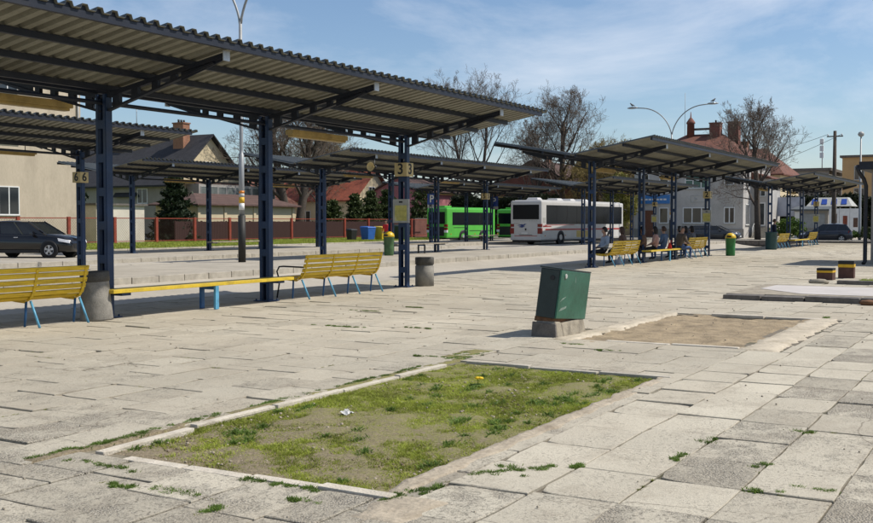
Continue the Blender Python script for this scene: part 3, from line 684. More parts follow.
g = [[Vector((i * .03 - .08, j * .03 - .05, rnd(0, .05))) for j in range(4)] for i in range(6)]
for i in range(5):
    for j in range(3): b.poly([g[i][j], g[i + 1][j], g[i + 1][j + 1], g[i][j + 1]], 1 if (i, j) == (2, 1) else 0)
o = b.build('litter', [M['paper'], M['petal']]); o.scale = (.75, .75, .75); o.location = (7.15, 5.0, -.015); tag(o, 'crumpled white paper scrap with a yellow spot lying in the grass bed', 'litter')
# loose grit on the paving
b = MB()
for q in range(420):
    x = rnd(3.5, 22); y = rnd(-4, 12); s = rnd(.003, .009) * (1 + x / 20); a = rnd(0, 3)
    if BED[0] < x < BED[1] and BED[2] < y < BED[3] and q % 5: continue
    b.lathe([(s * .3, 0), (s, s * .4), (s * .7, s), (s * .1, s * 1.2)], 5, c=(x, y, .001), sm=False)
cb = MB()
for q in range(2200):
    x = rnd(BED[0] + .03, BED[1] - .03); y = rnd(BED[2] + .08, BED[3] - .03); s = rnd(.003, .012) * (1.5 if q % 9 == 0 else 1)
    cb.lathe([(s * .4, 0), (s, s * .4), (s * .7, s * .9), (s * .1, s * 1.1)], 5, c=(x, y, -.03 + rnd(0, .012)), m=q % 3 == 0, sm=False)
tag(cb.build('clods', [M['soil'], M['border']]), 'small earth clods and pebbles on the bare soil of the bed', 'clods', kind='stuff')
o = b.build('grit', M['old_concrete']); tag(o, 'loose grit and small stones scattered on the paving', 'grit', kind='stuff')
# ------------------------------------------------------------------ platform canopies
COLS = [0, 5.3, 9.5, 14.8]; X0, X1 = -2.0, 16.75; VZ, SL = 3.72, .18
def make_canopy(label, group):
    t = thing('platform_canopy', label, 'canopy', (0, 0, 0), 0, group)
    for cx in COLS:
        b = MB()
        for sy in (-1, 1):      # two channels laced together with batten plates
            y = sy * .085
            b.box(cx - .068, cx + .068, y - .008 + sy * .028, y + .008 + sy * .028, 0, VZ)
            for sxn in (-1, 1): b.box(cx + sxn * .068 - .008, cx + sxn * .068 + .008, y - .026, y + .028, 0, VZ)
        z = .35
        while z < 3.4:
            for sxn in (-1, 1): b.box(cx + sxn * .071 - .004, cx + sxn * .071 + .003, -.07, .07, z, z + .14)
            z += .56
        b.box(cx - .17, cx + .17, -.2, .2, 0, .018)
        for ax in (-.13, .13):
            for ay in (-.16, .16): b.lathe([(.016, .018), (.016, .05)], 6, c=(cx + ax, ay, 0))
        b.build('column', M['steel_blue'], t)
        for sy in (-1, 1):
            b = MB(); ye = sy * 2.68
            b.bar((cx, 0, VZ - .04), (cx, ye, VZ - .04 + SL * 2.68), .09, .075)
            b.bar((cx, sy * .1, VZ - .27), (cx, sy * 2.45, VZ + SL * 2.45 - .1), .08, .035)
            for q, wv in ((.32, .16), (.75, .14), (1.2, .13), (1.6, .12)):
                z1 = VZ - .06 + SL * q; z0 = VZ - .27 + (SL * 2.45 + .17) * (q - .1) / 2.35
                b.box(cx - .035, cx + .035, sy * q - wv / 2, sy * q + wv / 2, z0, z1)
            b.hexa([(cx - .01, sy * 1.75, VZ + SL * 1.75 - .21), (cx + .01, sy * 1.75, VZ + SL * 1.75 - .21), (cx + .01, ye, VZ + SL * 2.68 - .1), (cx - .01, ye, VZ + SL * 2.68 - .1),
                    (cx - .01, sy * 1.75, VZ + SL * 1.75 - .05), (cx + .01, sy * 1.75, VZ + SL * 1.75 - .05), (cx + .01, ye, VZ + SL * 2.68 - .04), (cx - .01, ye, VZ + SL * 2.68 - .04)])
            br = b.build('bracket', M['beam'], t)
            b = MB(); b.box(cx - .07, cx + .07, ye - .01, ye + .01, VZ + SL * 2.68 - .13, VZ + SL * 2.68 + .02); b.build('end_plate', M['plate'], br)
    for sy in (-1, 1):
        for q in (.18, 1.0, 1.85, 2.8):
            b = MB(); z = VZ + SL * q; b.box(X0, X1, sy * q - .035, sy * q + .035, z + .002, z + .095); b.build('purlin', M['beam'], t)
        b = MB(); pit, dp = .25, .062; xs = []; x = X0 - .03
        while x < X1 + .03: xs += [(x, 0), (x + .115, 0), (x + .14, dp), (x + .225, dp)]; x += pit
        xs.append((x, 0))
        th = .006
        rows = [.03, 1.45, 2.87]
        for k, yy in enumerate(rows):
            for x, d in xs: b.v.append((x, sy * yy, VZ + .098 + SL * yy + d))
            for x, d in xs: b.v.append((x, sy * yy, VZ + .098 + SL * yy + d + th))
        n = len(xs)
        for k in range(2):
            o0, o1 = k * 2 * n, (k + 1) * 2 * n
            for i in range(n - 1):
                b.face((o0 + i, o0 + i + 1, o1 + i + 1, o1 + i), 1); b.face((o0 + n + i, o1 + n + i, o1 + n + i + 1, o0 + n + i + 1), 0)
        for o0 in (0, 4 * n):
            for i in range(n - 1): b.face((o0 + i, o0 + i + 1, o0 + n + i + 1, o0 + n + i), 0)
        for i in (0, n - 1):
            for k in range(2): o0, o1 = k * 2 * n + i, (k + 1) * 2 * n + i; b.face((o0, o1, o1 + n, o0 + n), 0)
        b.build('roof_sheet', [M['sheet_top'], M['sheet_under']], t, recalc=False)
        b = MB(); ye = sy * 2.8; zf = VZ + SL * 2.8 + .0985; b.box(X0, X1, ye - .02, ye + .02, zf - .003, zf); x = X0 - .03 + pit
        while x + .25 < X1: b.prism([(x + .12, zf - .002), (x + .143, zf + dp - .002), (x + .222, zf + dp - .002), (x + .245, zf - .002)], ye - .02, ye + .02, 'y'); x += pit
        b.build('added_eave_filler', M['beam'], t)  # dark filler added to block light showing through the rib gaps
    for xa in (3.55, 12.0):
        b = MB(); b.box(xa, xa + 2.2, 1.25, 1.47, 3.6, 3.72); b.box(xa + .05, xa + 2.15, 1.28, 1.44, 3.55, 3.6); 
        b.build('light_fixture', M['lamp_box'], t, .012)
        for xx in (xa + .35, xa + 1.85):
            b = MB(); b.tube([(xx, 1.36, 3.715), (xx, 1.36, VZ + SL * 1.36 + .09)], .012, 6); b.build('hanger', M['beam'], t)
    b = MB(); b.tube([(c, .0, VZ - .14) for c in (0, 3, 5.3, 9.5, 12, 14.8)], .035, 8); b.build('tie_rod', M['beam'], t)
    return t
can = make_canopy('', 'butterfly-roofed canopies over the bus platforms')
CAN = [(6.98, 13.5, 'nearest canopy with a corrugated roof, its front edge filling the top left'),
       (34.3, 13.5, 'canopy in the middle distance above the seated people and two slatted benches'),
       (62.5, 13.5, 'rightmost far canopy numbered 1, over an empty slatted bench and a dark green bin'),
       (7.7, 25.8, 'second-row canopy at the left, numbered 6, in front of the beige building'),
       (35.2, 25.8, 'second-row canopy numbered 5, its end rising behind the near slatted bench'),
       (64.0, 25.8, 'second-row canopy standing in front of the white bus'),
       (35.7, 37.4, 'third-row canopy at the left, before the house with the dark tiled roof'),
       (64.0, 37.4, 'third-row canopy with blue parking signs in front of the green bus')]
for i, (x, y, lb) in enumerate(CAN):
    z = .1 if y > 20 else 0
    if i == 0: can.location = (x, y, z); can['label'] = lb
    else: dup(can, (x, y, z), None, lb)

# ------------------------------------------------------------------ benches
def make_bench():
    t = thing('slatted_bench', '', 'bench', (0, 0, 0), 0, 'yellow slatted benches under the canopies')
    L_ = 2.9; fr = [.06, .99, 1.91, 2.84]
    # profile in (y, z): back leans to -y, seat runs to +y
    prof = [(-.17, .9), (-.14, .78), (-.11, .66), (-.07, .54), (0, .445), (.1, .41), (.3, .42), (.5, .44), (.57, .43)]
    b = MB()
    def slat(y, z, ang, wd, par='slat'):
        b = MB(); c, s_ = math.cos(ang) * wd / 2, math.sin(ang) * wd / 2; n = (-math.sin(ang) * .014, math.cos(ang) * .014)
        dz = rnd(-.006, .006)
        pts = [(y - c - n[0], z - s_ - n[1]), (y + c - n[0], z + s_ - n[1]), (y + c + n[0], z + s_ + n[1]), (y - c + n[0], z - s_ + n[1])]
        b.prism([(p[0], p[1] + dz) for p in pts], 0, L_, 'x'); return b.build('slat', M['yellow'], t, .004)
    for (y, z, a) in ((-.172, .885, 1.83), (-.148, .79, 1.83), (-.122, .695, 1.84), (-.09, .6, 1.88), (-.045, .51, 2.1), (.03, .44, 2.65), (.14, .417, .02), (.25, .42, .04), (.36, .43, .05), (.48, .44, .04)): slat(y, z, a, .07)
    for i, x in enumerate(fr):
        b = MB()
        pp = [(p[0] - .022, p[1] - .012) if j < 5 else (p[0], p[1] - .028) for j, p in enumerate(prof)]
        for j in range(len(pp) - 1): b.bar((x, pp[j][0], pp[j][1]), (x, pp[j + 1][0], pp[j + 1][1]), .045, .014, 0, (0, 1, .5))
        b.build('frame', M['yellow'], t)
        b = MB(); b.tube([(x, -.02, .4), (x, -.22, 0)], .019, 8); b.build('leg', M['leg_blue'], t)
        b = MB(); b.tube([(x, .08, .395), (x, .1, .2), (x, .12, .0)] if i else [(x, .2, .4), (x, .22, 0)], .019, 8); b.build('leg', M['leg_navy'], t)
        if i == 0:
            b = MB(); b.tube([(x - .02, .62, 0), (x - .02, .56, .3), (x - .02, .58, .44), (x - .02, .62, .56), (x - .02, .56, .66), (x - .02, .45, .67), (x - .02, -.1, .66)], .017, 8); b.build('armrest', M['black_metal'], t)
    return t
bench = make_bench()
BN = [(8.62, 13.22, 'slatted yellow bench at the left frame edge beside the tall concrete bin'), (17.2, 13.22, 'empty yellow slatted bench with a black armrest, between the second and third blue columns'),
      (35.25, 13.22, 'yellow slatted bench on which the person in the pale blue jacket sits'), (44.6, 13.22, 'yellow slatted bench beyond the man in the brown jacket, seen nearly end-on'),
      (63.4, 13.3, 'far yellow slatted bench beside the standing person in dark clothes'), (72.9, 13.3, 'farthest yellow slatted bench in front of the parked hatchback')]
for i, (x, y, lb) in enumerate(BN):
    if i == 0: bench.location = (x, y, 0); bench['label'] = lb
    else: dup(bench, (x, y, 0), None, lb)
def make_plank(L_, seatm, lm='leg_blue', lm2='leg_navy'):
    t = thing('plank_bench', '', 'bench', (0, 0, 0), 0, 'plank benches between the canopy columns')
    b = MB(); b.box(0, L_, -.19, .2, .43, .49); b.build('seat', seatm, t, .008)
    xs = [L_ * .52]
    for x in xs:
        b = MB()
        b.box(x - .045, x + .045, -.19, -.14, 0, .428)
        b.build('leg', M[lm], t, .004)
        b = MB(); b.box(x - .045, x + .045, .16, .21, 0, .428); b.build('leg', M[lm2], t, .004)
    b = MB(); b.box(xs[0] - .04, xs[0] + .04, -.138, .158, .36, .428); b.build('rail', M['leg_navy'], t)
    for x in (.32, L_ - .35):
        b = MB(); b.box(x - .1, x + .1, -.14, .24, .38, .428); b.build('wall_bracket', M['steel_blue'], t)
    return t
pl = make_plank(4.75, M['yellow_plank'])
plg = make_plank(4.75, M['old_concrete'], 'black_metal', 'black_metal')
P = [(11.98, 13.18, 0, 'long yellow plank bench between the first two blue columns, on pale blue legs'), (39.3, 13.18, 0, 'yellow plank bench carrying the red bag and the seated group'),
     (67.4, 13.2, 0, 'far yellow plank bench between the two slatted benches at the right')]
for i, (x, y, z, lb) in enumerate(P):
    if i == 0: pl.location = (x, y, 0); pl['label'] = lb
    else: dup(pl, (x, y, 0), None, lb)
P = [(40.2, 25.45, 'weathered grey plank bench on the second platform behind the near bin'), (12.9, 25.45, 'weathered plank bench on the second platform behind the black car side'), (40.7, 37.05, 'weathered plank bench on the third platform before the red fence'), (69.0, 37.05, 'weathered plank bench on the third platform in front of the green bus')]
P = [P[0], P[2], P[3]]
for i, (x, y, lb) in enumerate(P):
    if i == 0: plg.location = (x, y, .1); plg['label'] = lb
    else: dup(plg, (x, y, .1), None, lb)

# ------------------------------------------------------------------ bins
t = thing('litter_bin', 'tapered grey concrete litter bin leaning against the first blue column', 'bin', (11.9, 13.3, 0))
b = MB(); b.lathe([(.26, 0), (.262, .03), (.24, .3), (.222, .62), (.22, .66), (.18, .66), (.16, .2), (.01, .18)], 28); b.build('body', M['bin_concrete'], t)
b = MB(); b.lathe([(.223, .63), (.236, .64), (.232, .78), (.218, .795), (.185, .795), (.181, .63)], 28); b.build('rim', M['bin_rim'], t)
t.rotation_euler = (R(-1), R(-2), 0)
t = thing('litter_bin', 'grey concrete cylinder bin with a darker collar beside the column numbered 3', 'bin', (22.35, 13.25, 0))
b = MB(); b.lathe([(.235, 0), (.235, .5), (.215, .515), (.215, .53), (.17, .53), (.16, .1), (.01, .08)], 28); b.build('body', M['bin_concrete'], t)
b = MB(); b.lathe([(.21, .531), (.235, .54), (.24, .7), (.225, .72), (.18, .72), (.175, .531)], 28); b.build('rim', M['bin_rim'], t)
def bin_dome(loc, label, m):
    t = thing('litter_bin', label, 'bin', loc)
    b = MB(); b.lathe([(.2, 0), (.215, .04), (.22, .4), (.235, .78), (.25, .8), (.25, .83)], 24); b.build('body', m, t)
    b = MB(); b.lathe([(.255, .831), (.255, .88), (.22, .98), (.12, 1.06), (.01, 1.085)], 24); lid = b.build('lid', M['lid_yellow'], t)
    b = MB(); b.box(-.27, -.24, -.1, .1, .87, .95); b.build('flap', M['black_plastic'], lid)
bin_dome((39.2, 25.1, .1), 'dull green bin with a pointed yellow lid on the second platform', M['dull_green'])
bin_dome((49.7, 12.55, 0), 'bright green bin with a yellow domed lid beside the column numbered 2', M['green_paint'])
t = thing('litter_bin', 'dark green barrel bin at the foot of the column by the standing person', 'bin', (62.0, 13.3, 0))
b = MB(); b.lathe([(.3, 0), (.33, .1), (.33, .95), (.36, .98), (.36, 1.02), (.3, 1.02), (.28, .3), (.01, .25)], 22); b.build('body', mat('bin_teal', (.02, .06, .06), .5), t)
def wheelie(loc, label, m, lidm, w_=.85, h=1.05):
    t = thing('waste_container', label, 'waste container', loc, R(-10))
    b = MB(); b.hexa([(-w_ * .4, -w_ * .4, .12), (w_ * .4, -w_ * .4, .12), (w_ * .4, w_ * .4, .12), (-w_ * .4, w_ * .4, .12), (-w_ * .5, -w_ * .5, h), (w_ * .5, -w_ * .5, h), (w_ * .5, w_ * .5, h), (-w_ * .5, w_ * .5, h)]); b.build('body', m, t, .03)
    b = MB(); b.hexa([(-w_ * .53, -w_ * .53, h + .004), (w_ * .53, -w_ * .53, h + .004), (w_ * .53, w_ * .53, h + .004), (-w_ * .53, w_ * .53, h + .004), (-w_ * .48, -w_ * .48, h + .09), (w_ * .48, -w_ * .48, h + .09), (w_ * .45, w_ * .5, h + .14), (-w_ * .45, w_ * .5, h + .14)]); b.build('lid', lidm, t, .02)
    for sxn in (-1, 1): b = MB(); b.lathe([(.1, -.03), (.1, .03)], 14, c=(sxn * w_ * .36, w_ * .38, .1), axis='x'); b.build('wheel', M['tyre'], t)
M['bin_blue'] = mat('bin_blue', (.03, .12, .42), .45, 0, 3, .15); M['bin_yellow'] = mat('bin_yellow', (.6, .42, .03), .45, 0, 3, .15); M['bin_black'] = mat('bin_black', (.02, .02, .02), .5); M['bin_dkgreen'] = mat('bin_dkgreen', (.02, .045, .03), .5)
wheelie((71.4, 49.4, 0), 'black wheeled waste container, smallest of the row by the red fence', M['bin_black'], M['bin_black'], .68, .9)
wheelie((73.1, 48.9, 0), 'blue waste container between the black and the yellow ones', M['bin_blue'], M['bin_blue'], .95, 1.1)
wheelie((74.3, 48.3, 0), 'yellow waste container next to the blue one', M['bin_yellow'], M['bin_yellow'], .95, 1.1)
wheelie((76.9, 47.9, 0), 'dark green waste container half hidden behind the column numbered 3', M['bin_dkgreen'], M['bin_dkgreen'], 1.1, 1.2)

# ------------------------------------------------------------------ number boxes, boards, parking signs, loudspeakers
def number_box(x, y, s, label, z=2.72):
    t = thing('number_sign', label, 'number sign', (x, y, z), 0, 'platform number boxes on the columns')
    b = MB(); b.box(-.165, .165, -.175, .175, 0, .33); b.build('box', M['sign_cream'], t, .01)
    text_mesh('digit', s, .36, M['sign_black'], t, FACE_NX(-.168, 0, .165)); text_mesh('digit', s, .36, M['sign_black'], t, FACE_NY(0, -.178, .165))
c0 = lambda i: (CAN[i][0] + COLS[3], CAN[i][1])
for i, s in ((0, '3'), (1, '2'), (2, '1'), (3, '6'), (4, '5'), (5, '4')):
    number_box(*c0(i), s, z=2.72 + (.1 if i > 2 else 0), label='cream box sign with a black %s on two faces around a blue column' % s)
def board(x, y, label, z=1.58):
    t = thing('timetable_board', label, 'timetable board', (x - .13, y, z), 0, 'framed timetable boards on the columns')
    b = MB(); b.box(-.02, .02, -.23, .23, 0, .58); b.build('frame', M['frame_grey'], t, .006)
    b = MB(); b.box(-.026, -.0215, -.17, .17, .05, .43); b.build('poster', M['paper_yellow'], t)
    b = MB(); b.box(-.026, -.0215, -.05, .05, .49, .53); b.build('clip', M['sign_black'], t)
board(*c0(0), 'grey framed timetable with a yellow sheet below the number 3'); board(*c0(1), 'framed yellow timetable below the number 2'); board(*c0(2), 'framed yellow timetable below the number 1'); board(*c0(5), 'framed pale timetable below the number 4')
def p_sign(x, y, label, z, back=True):
    t = thing('parking_sign', label, 'parking sign', (x - .16, y - .1, z), 0, 'blue parking signs on the third-row columns')
    b = MB(); b.box(-.015, .015, -.36, .36, .25, 1.02); b.build('plate', M['p_blue'], t, .01)
    text_mesh('letter', 'P', .72, M['white'], t, FACE_NX(-.018, 0, .63))
    b = MB(); b.box(-.015, .015, -.36, .36, 0, .235); b.build('lower_plate', M['frame_grey'], t, .008)
    b = MB(); b.box(.016, .1, -.04, .04, .1, .9); b.build('clamp', M['galv'], t)
p_sign(CAN[7][0] + .1, CAN[7][1], 'left one of the two blue parking signs, beside the pink blossom', 2.6)
p_sign(CAN[7][0] + COLS[2] + .4, CAN[7][1], 'right one of the two blue parking signs, beside the white bus', 2.6)
def speaker(x, y, z, label):
    t = thing('loudspeaker', label, 'loudspeaker', (x, y, z), R(180), 'horn loudspeakers on the second-row canopy')
    b = MB(); b.lathe([(.03, .0), (.05, .08), (.09, .16), (.17, .25), (.175, .25), (.18, .26), (.165, .26), (.08, .15), (.01, .12)], 20, axis='x'); b.build('horn', M['sign_cream'], t)
    b = MB(); b.lathe([(.07, -.12), (.08, -.1), (.08, -.01), (.05, .0)], 16, axis='x'); b.build('driver', M['black_plastic'], t)
    b = MB(); b.tube([(-.05, 0, .08), (-.05, 0, .3)], .015, 6); b.build('bracket', M['galv'], t)
speaker(35.05, 23.15, 3.82, 'round horn loudspeaker hanging near the front edge of the canopy numbered 5')
speaker(34.9, 28.2, 3.82, 'round horn loudspeaker under the rear edge of the canopy numbered 5')

# ------------------------------------------------------------------ leaning cabinet
M['scrape'] = mat('scrape', (.2, .26, .22), .6, 0, 20, .4, 0, (.05, .14, .09), .8)
t = thing('utility_cabinet', 'dark green metal utility cabinet leaning on a cracked concrete base', 'utility cabinet', (13.27, 5.75, 0))
b = MB(); b.hexa([(-.03, -.06, -.1), (.2, -.06, -.1), (.2, .3, -.1), (-.03, .3, -.1), (-.01, .0, .22), (.19, .0, .2), (.19, .3, .2), (-.01, .3, .22)])
b.hexa([(.205, -.05, -.1), (1.05, -.05, -.1), (1.05, .3, -.1), (.205, .3, -.1), (.205, .0, .18), (1.02, .0, .2), (1.02, .3, .2), (.205, .3, .18)])
b.build('base', M['old_concrete'], t, .025)
b = MB(); b.hexa([(-.09, -.05, -.1), (-.036, -.05, -.1), (-.036, .34, -.1), (-.09, .34, -.1), (-.06, -.02, .19), (-.02, -.02, .19), (-.02, .33, .21), (-.06, .33, .21)]); b.build('base_shade', M['dark_concrete'], t, .01)  # dark sliver standing for the shade on the base's left face
tilt = Matrix.Translation((0, 0.02, .22)) @ Matrix.Rotation(R(5), 4, 'Y') @ Matrix.Rotation(R(5.5), 4, 'X')
b = MB(); b.box(.01, 1.02, .02, .31, -.03, .035, 0, tilt); b.build('plinth', M['rust'], t, .006)
b = MB(); b.box(-.02, 1.05, 0, .29, .036, .72, 0, tilt); b.build('body', M['cabinet_shaded'], t, .012)
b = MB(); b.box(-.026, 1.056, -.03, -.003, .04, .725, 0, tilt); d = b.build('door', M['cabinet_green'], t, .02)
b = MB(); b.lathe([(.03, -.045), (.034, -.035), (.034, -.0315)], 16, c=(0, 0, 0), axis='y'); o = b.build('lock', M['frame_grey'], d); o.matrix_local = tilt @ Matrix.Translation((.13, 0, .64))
b = MB(); b.box(-.035, 1.06, -.035, .305, .7255, .745, 0, tilt); b.build('top', M['cabinet_shaded'], t, .008)
b = MB()
b.poly([tilt @ Vector(p) for p in ((.03, -.0312, .27), (.22, -.0312, .345), (.24, -.0312, .36), (.1, -.0312, .325))])
b.build('scrape', M['scrape'], d, recalc=False)
b = MB(); b.poly([tilt @ Vector(p) for p in ((.03, -.0312, .14), (.27, -.0312, .19), (.29, -.0312, .225), (.1, -.0312, .19))]); b.build('scrape', M['scrape'], d, recalc=False)
b = MB(); b.poly([tilt @ Vector(p) for p in ((.5, -.0312, .55), (.515, -.0312, .57), (.51, -.0312, .66), (.5, -.0312, .65))]); b.build('scrape', M['scrape'], d, recalc=False)
b = MB(); b.lathe([(.035, -.01), (.035, 0), (.02, .004)], 12, axis='x'); o = b.build('hinge', M['black_plastic'], t); o.matrix_local = tilt @ Matrix.Translation((-.022, .1, .6))

# ------------------------------------------------------------------ brown striped boxes
def stripe_box(x, y, w_, h, label, rz):
    t = thing('planter_box', label, 'box', (x, y, 0), rz, 'brown boxes with a yellow band')
    b = MB(); b.box(-w_ / 2, w_ / 2, -w_ / 2, w_ / 2, -.03, h * .62); b.build('body', M['brown_box'], t, .012)
    b = MB(); b.box(-w_ / 2 - .006, w_ / 2 + .006, -w_ / 2 - .006, w_ / 2 + .006, h * .623, h * .8); b.build('band', M['band_yellow'], t, .008)
    b = MB(); b.box(-w_ / 2 - .003, w_ / 2 + .003, -w_ / 2 - .003, w_ / 2 + .003, h * .803, h); b.build('top', M['black_plastic'], t, .012)
stripe_box(30.25, 5.0, .42, .33, 'smaller and lower of the two brown boxes with a yellow band', R(-2)); stripe_box(31.5, 4.65, .42, .5, 'taller of the two brown boxes with a yellow band', R(3))

# ------------------------------------------------------------------ lamp posts and poles
def lamp(loc, label):
    t = thing('street_lamp', label, 'street lamp', loc, 0, 'tall two-armed street lamps')
    b = MB(); b.tube([(0, 0, 0), (0, 0, 1.75)], .14, 16); b.build('base', M['pole_black'], t)
    b = MB(); b.lathe([(.1, 1.751), (.098, 4.0), (.075, 4.02), (.072, 4.2), (.06, 9.0)], 14); b.build('pole', M['galv'], t)
    b = MB(); b.lathe([(.1015, 1.95), (.1015, 2.2)], 14); b.build('sticker', M['white'], t)
    b = MB(); b.lathe([(.1025, 2.2), (.1025, 2.42)], 14); b.build('sticker', M['band_yellow'], t)
    b = MB(); b.lathe([(.1015, 2.42), (.1015, 2.56)], 14); b.build('sticker', M['frame_grey'], t)
    b = MB(); b.lathe([(.1025, 2.56), (.1025, 2.66)], 14); b.build('sticker', M['light_orange'], t)
    for s in (-1, 1):
        b = MB(); pts = [(0, s * .03, 8.85)]
        for k in range(15):
            a = .26 + k / 14 * 1.2; pts.append((0, s * (.06 + 2.75 * (math.cos(.26) - math.cos(a))), 9.05 + 2.85 * (math.sin(a) - math.sin(.26))))
        e = pts[-1]; pts.append((0, e[1] + s * .7, e[2] + .06)); b.tube(pts, .045, 8); ar = b.build('arm', M['galv'], t)
        e = pts[-1]; b = MB(); y0 = e[1]
        def hd(y, z, w_): return [(-w_, y, z), (w_, y, z)]
        n = 8; rings = [(-.15, .06, .07), (.0, .13, .1), (.25, .17, .12), (.55, .15, .1), (.75, .03, .03)]
        for (dy, rx, rz_) in rings:
            for j in range(n): a = j * 2 * math.pi / n; b.v.append((math.cos(a) * rx, y0 + s * dy, e[2] + math.sin(a) * rz_ * (.6 if math.sin(a) < 0 else 1)))
        for i in range(4):
            for j in range(n): j2 = (j + 1) % n; b.face((i * n + j, i * n + j2, (i + 1) * n + j2, (i + 1) * n + j), 0, True)
        b.face(range(n)); b.face(range(4 * n, 5 * n)); h = b.build('lamp_head', M['galv'], ar)
        b = MB(); b.lathe([(.02, -.09), (.1, -.06), (.12, -.035)], 12, c=(0, y0 + s * .35, e[2])); b.build('lens', M['light_clear'], h)
    return t, (e[1], e[2])
l1, tip = lamp((29.9, 25.65, .1), 'near street lamp with a black base and yellow sticker, left of the second blue column')
l2 = dup(l1, (84.6, 26.3, 0), None, 'far two-armed street lamp above the red roofs with a bird on each head')
def bird(x, y, z, rz, label):
    t = thing('pigeon', label, 'bird', (x, y, z), rz, 'pigeons resting on the far street lamp')
    b = MB(); b.tube([(-.22, 0, .08), (-.1, 0, .12), (0, 0, .15), (.09, 0, .2), (.13, 0, .27), (.17, 0, .3), (.22, 0, .285)], [.015, .05, .085, .075, .045, .045, .006], 8)
    for s in (-1, 1): b.tube([(0, s * .03, .09), (.01, s * .03, 0), (.05, s * .03, .0)], .008, 4)
    b.build('body', M['cl_grey'], t)
bird(84.6, 26.3 - tip[0] - .3 + 6.4 - 6.4, tip[1] + .1, R(-60), 'pigeon on the right head of the far street lamp') if False else None
for s, nm, rz in ((-1, 'right', R(-60)), (1, 'left', R(120))): bird(84.6, 26.3 + s * (abs(tip[0]) + .3), tip[1] + .105, rz, 'pigeon perched on the %s head of the far street lamp' % nm)
t = thing('light_mast', 'slim pale light mast topped by a small globe at the far right', 'lamp post', (98.4, 13.5, 0))
b = MB(); b.lathe([(.13, 0), (.12, 1), (.06, 9.1)], 12); b.build('pole', M['galv'], t)
b = MB(); b.lathe([(.05, 9.1), (.22, 9.2), (.28, 9.35), (.2, 9.52), (.02, 9.6)], 14); b.build('globe', M['frame_grey'], t)
t = thing('utility_pole', 'dark wooden utility pole with overhead wires at the far right', 'utility pole', (100.4, 16.0, 0))
b = MB(); b.lathe([(.22, 0), (.2, 3), (.14, 9.9)], 12); b.build('pole', M['bark'], t)
b = MB(); b.bar((0, -.7, 9.4), (0, .7, 9.4), .1, .1); b.build('crossarm', M['bark'], t)
for y in (-.6, 0, .6): b = MB(); b.lathe([(.03, 9.45), (.06, 9.5), (.05, 9.6), (.02, 9.64)], 8, c=(0, y, 0)); b.build('insulator', M['white'], t)
for y in (-.6, .6):
    b = MB(); p0 = Vector((0, y, 9.6)); p1 = Vector((9, 14, 8.2)) if y > 0 else Vector((8, 13, 6.2)); pts = []
    for k in range(13): f = k / 12; q = p0.lerp(p1, f); q.z -= 1.4 * f * (1 - f) * 1.5; pts.append(q)
    b.tube(pts, .018, 4); b.build('wire', M['pole_black'], t)

# ------------------------------------------------------------------ vehicles
def wheel(par, x, y, r, s, w_=.22, big=False):
    t_ = MB(); t_.lathe([(r * .62, -w_ / 2), (r * .93, -w_ / 2), (r, -w_ / 2 + .03), (r, w_ / 2 - .03), (r * .93, w_ / 2), (r * .62, w_ / 2)], 28, axis='y', cap=False); wh = t_.build('wheel', M['tyre'], par); wh.location = (x, y, r)
    k = MB(); k.lathe([(r * .64, -w_ / 2 + .04), (r * .64, s * w_ * .3 + .0)] if s > 0 else [(r * .64, s * w_ * .3), (r * .64, w_ / 2 - .04)], 24, 1, axis='y')
    o = s * w_ * .38
    if big: k.lathe([(r * .3, o - .02), (r * .3, o + .03 * s)], 16, 0, axis='y')
    else:
        for q in range(5):
            a = q * 1.2566 + .3
            for da in (-.14, .14):
                k.bar((math.cos(a) * r * .1, o, math.sin(a) * r * .1), (math.cos(a + da) * r * .62, o, math.sin(a + da) * r * .62), .05, .03, 0, (0, 1, 0))
        k.tube([(math.cos(j * .2618) * r * .6, o, math.sin(j * .2618) * r * .6) for j in range(25)], .018, 5, 0)
        k.lathe([(r * .16, o - .015), (r * .16, o + .02 * s)], 12, 0, axis='y')
    k.build('rim', [M['alloy'], M['black_plastic']], wh)
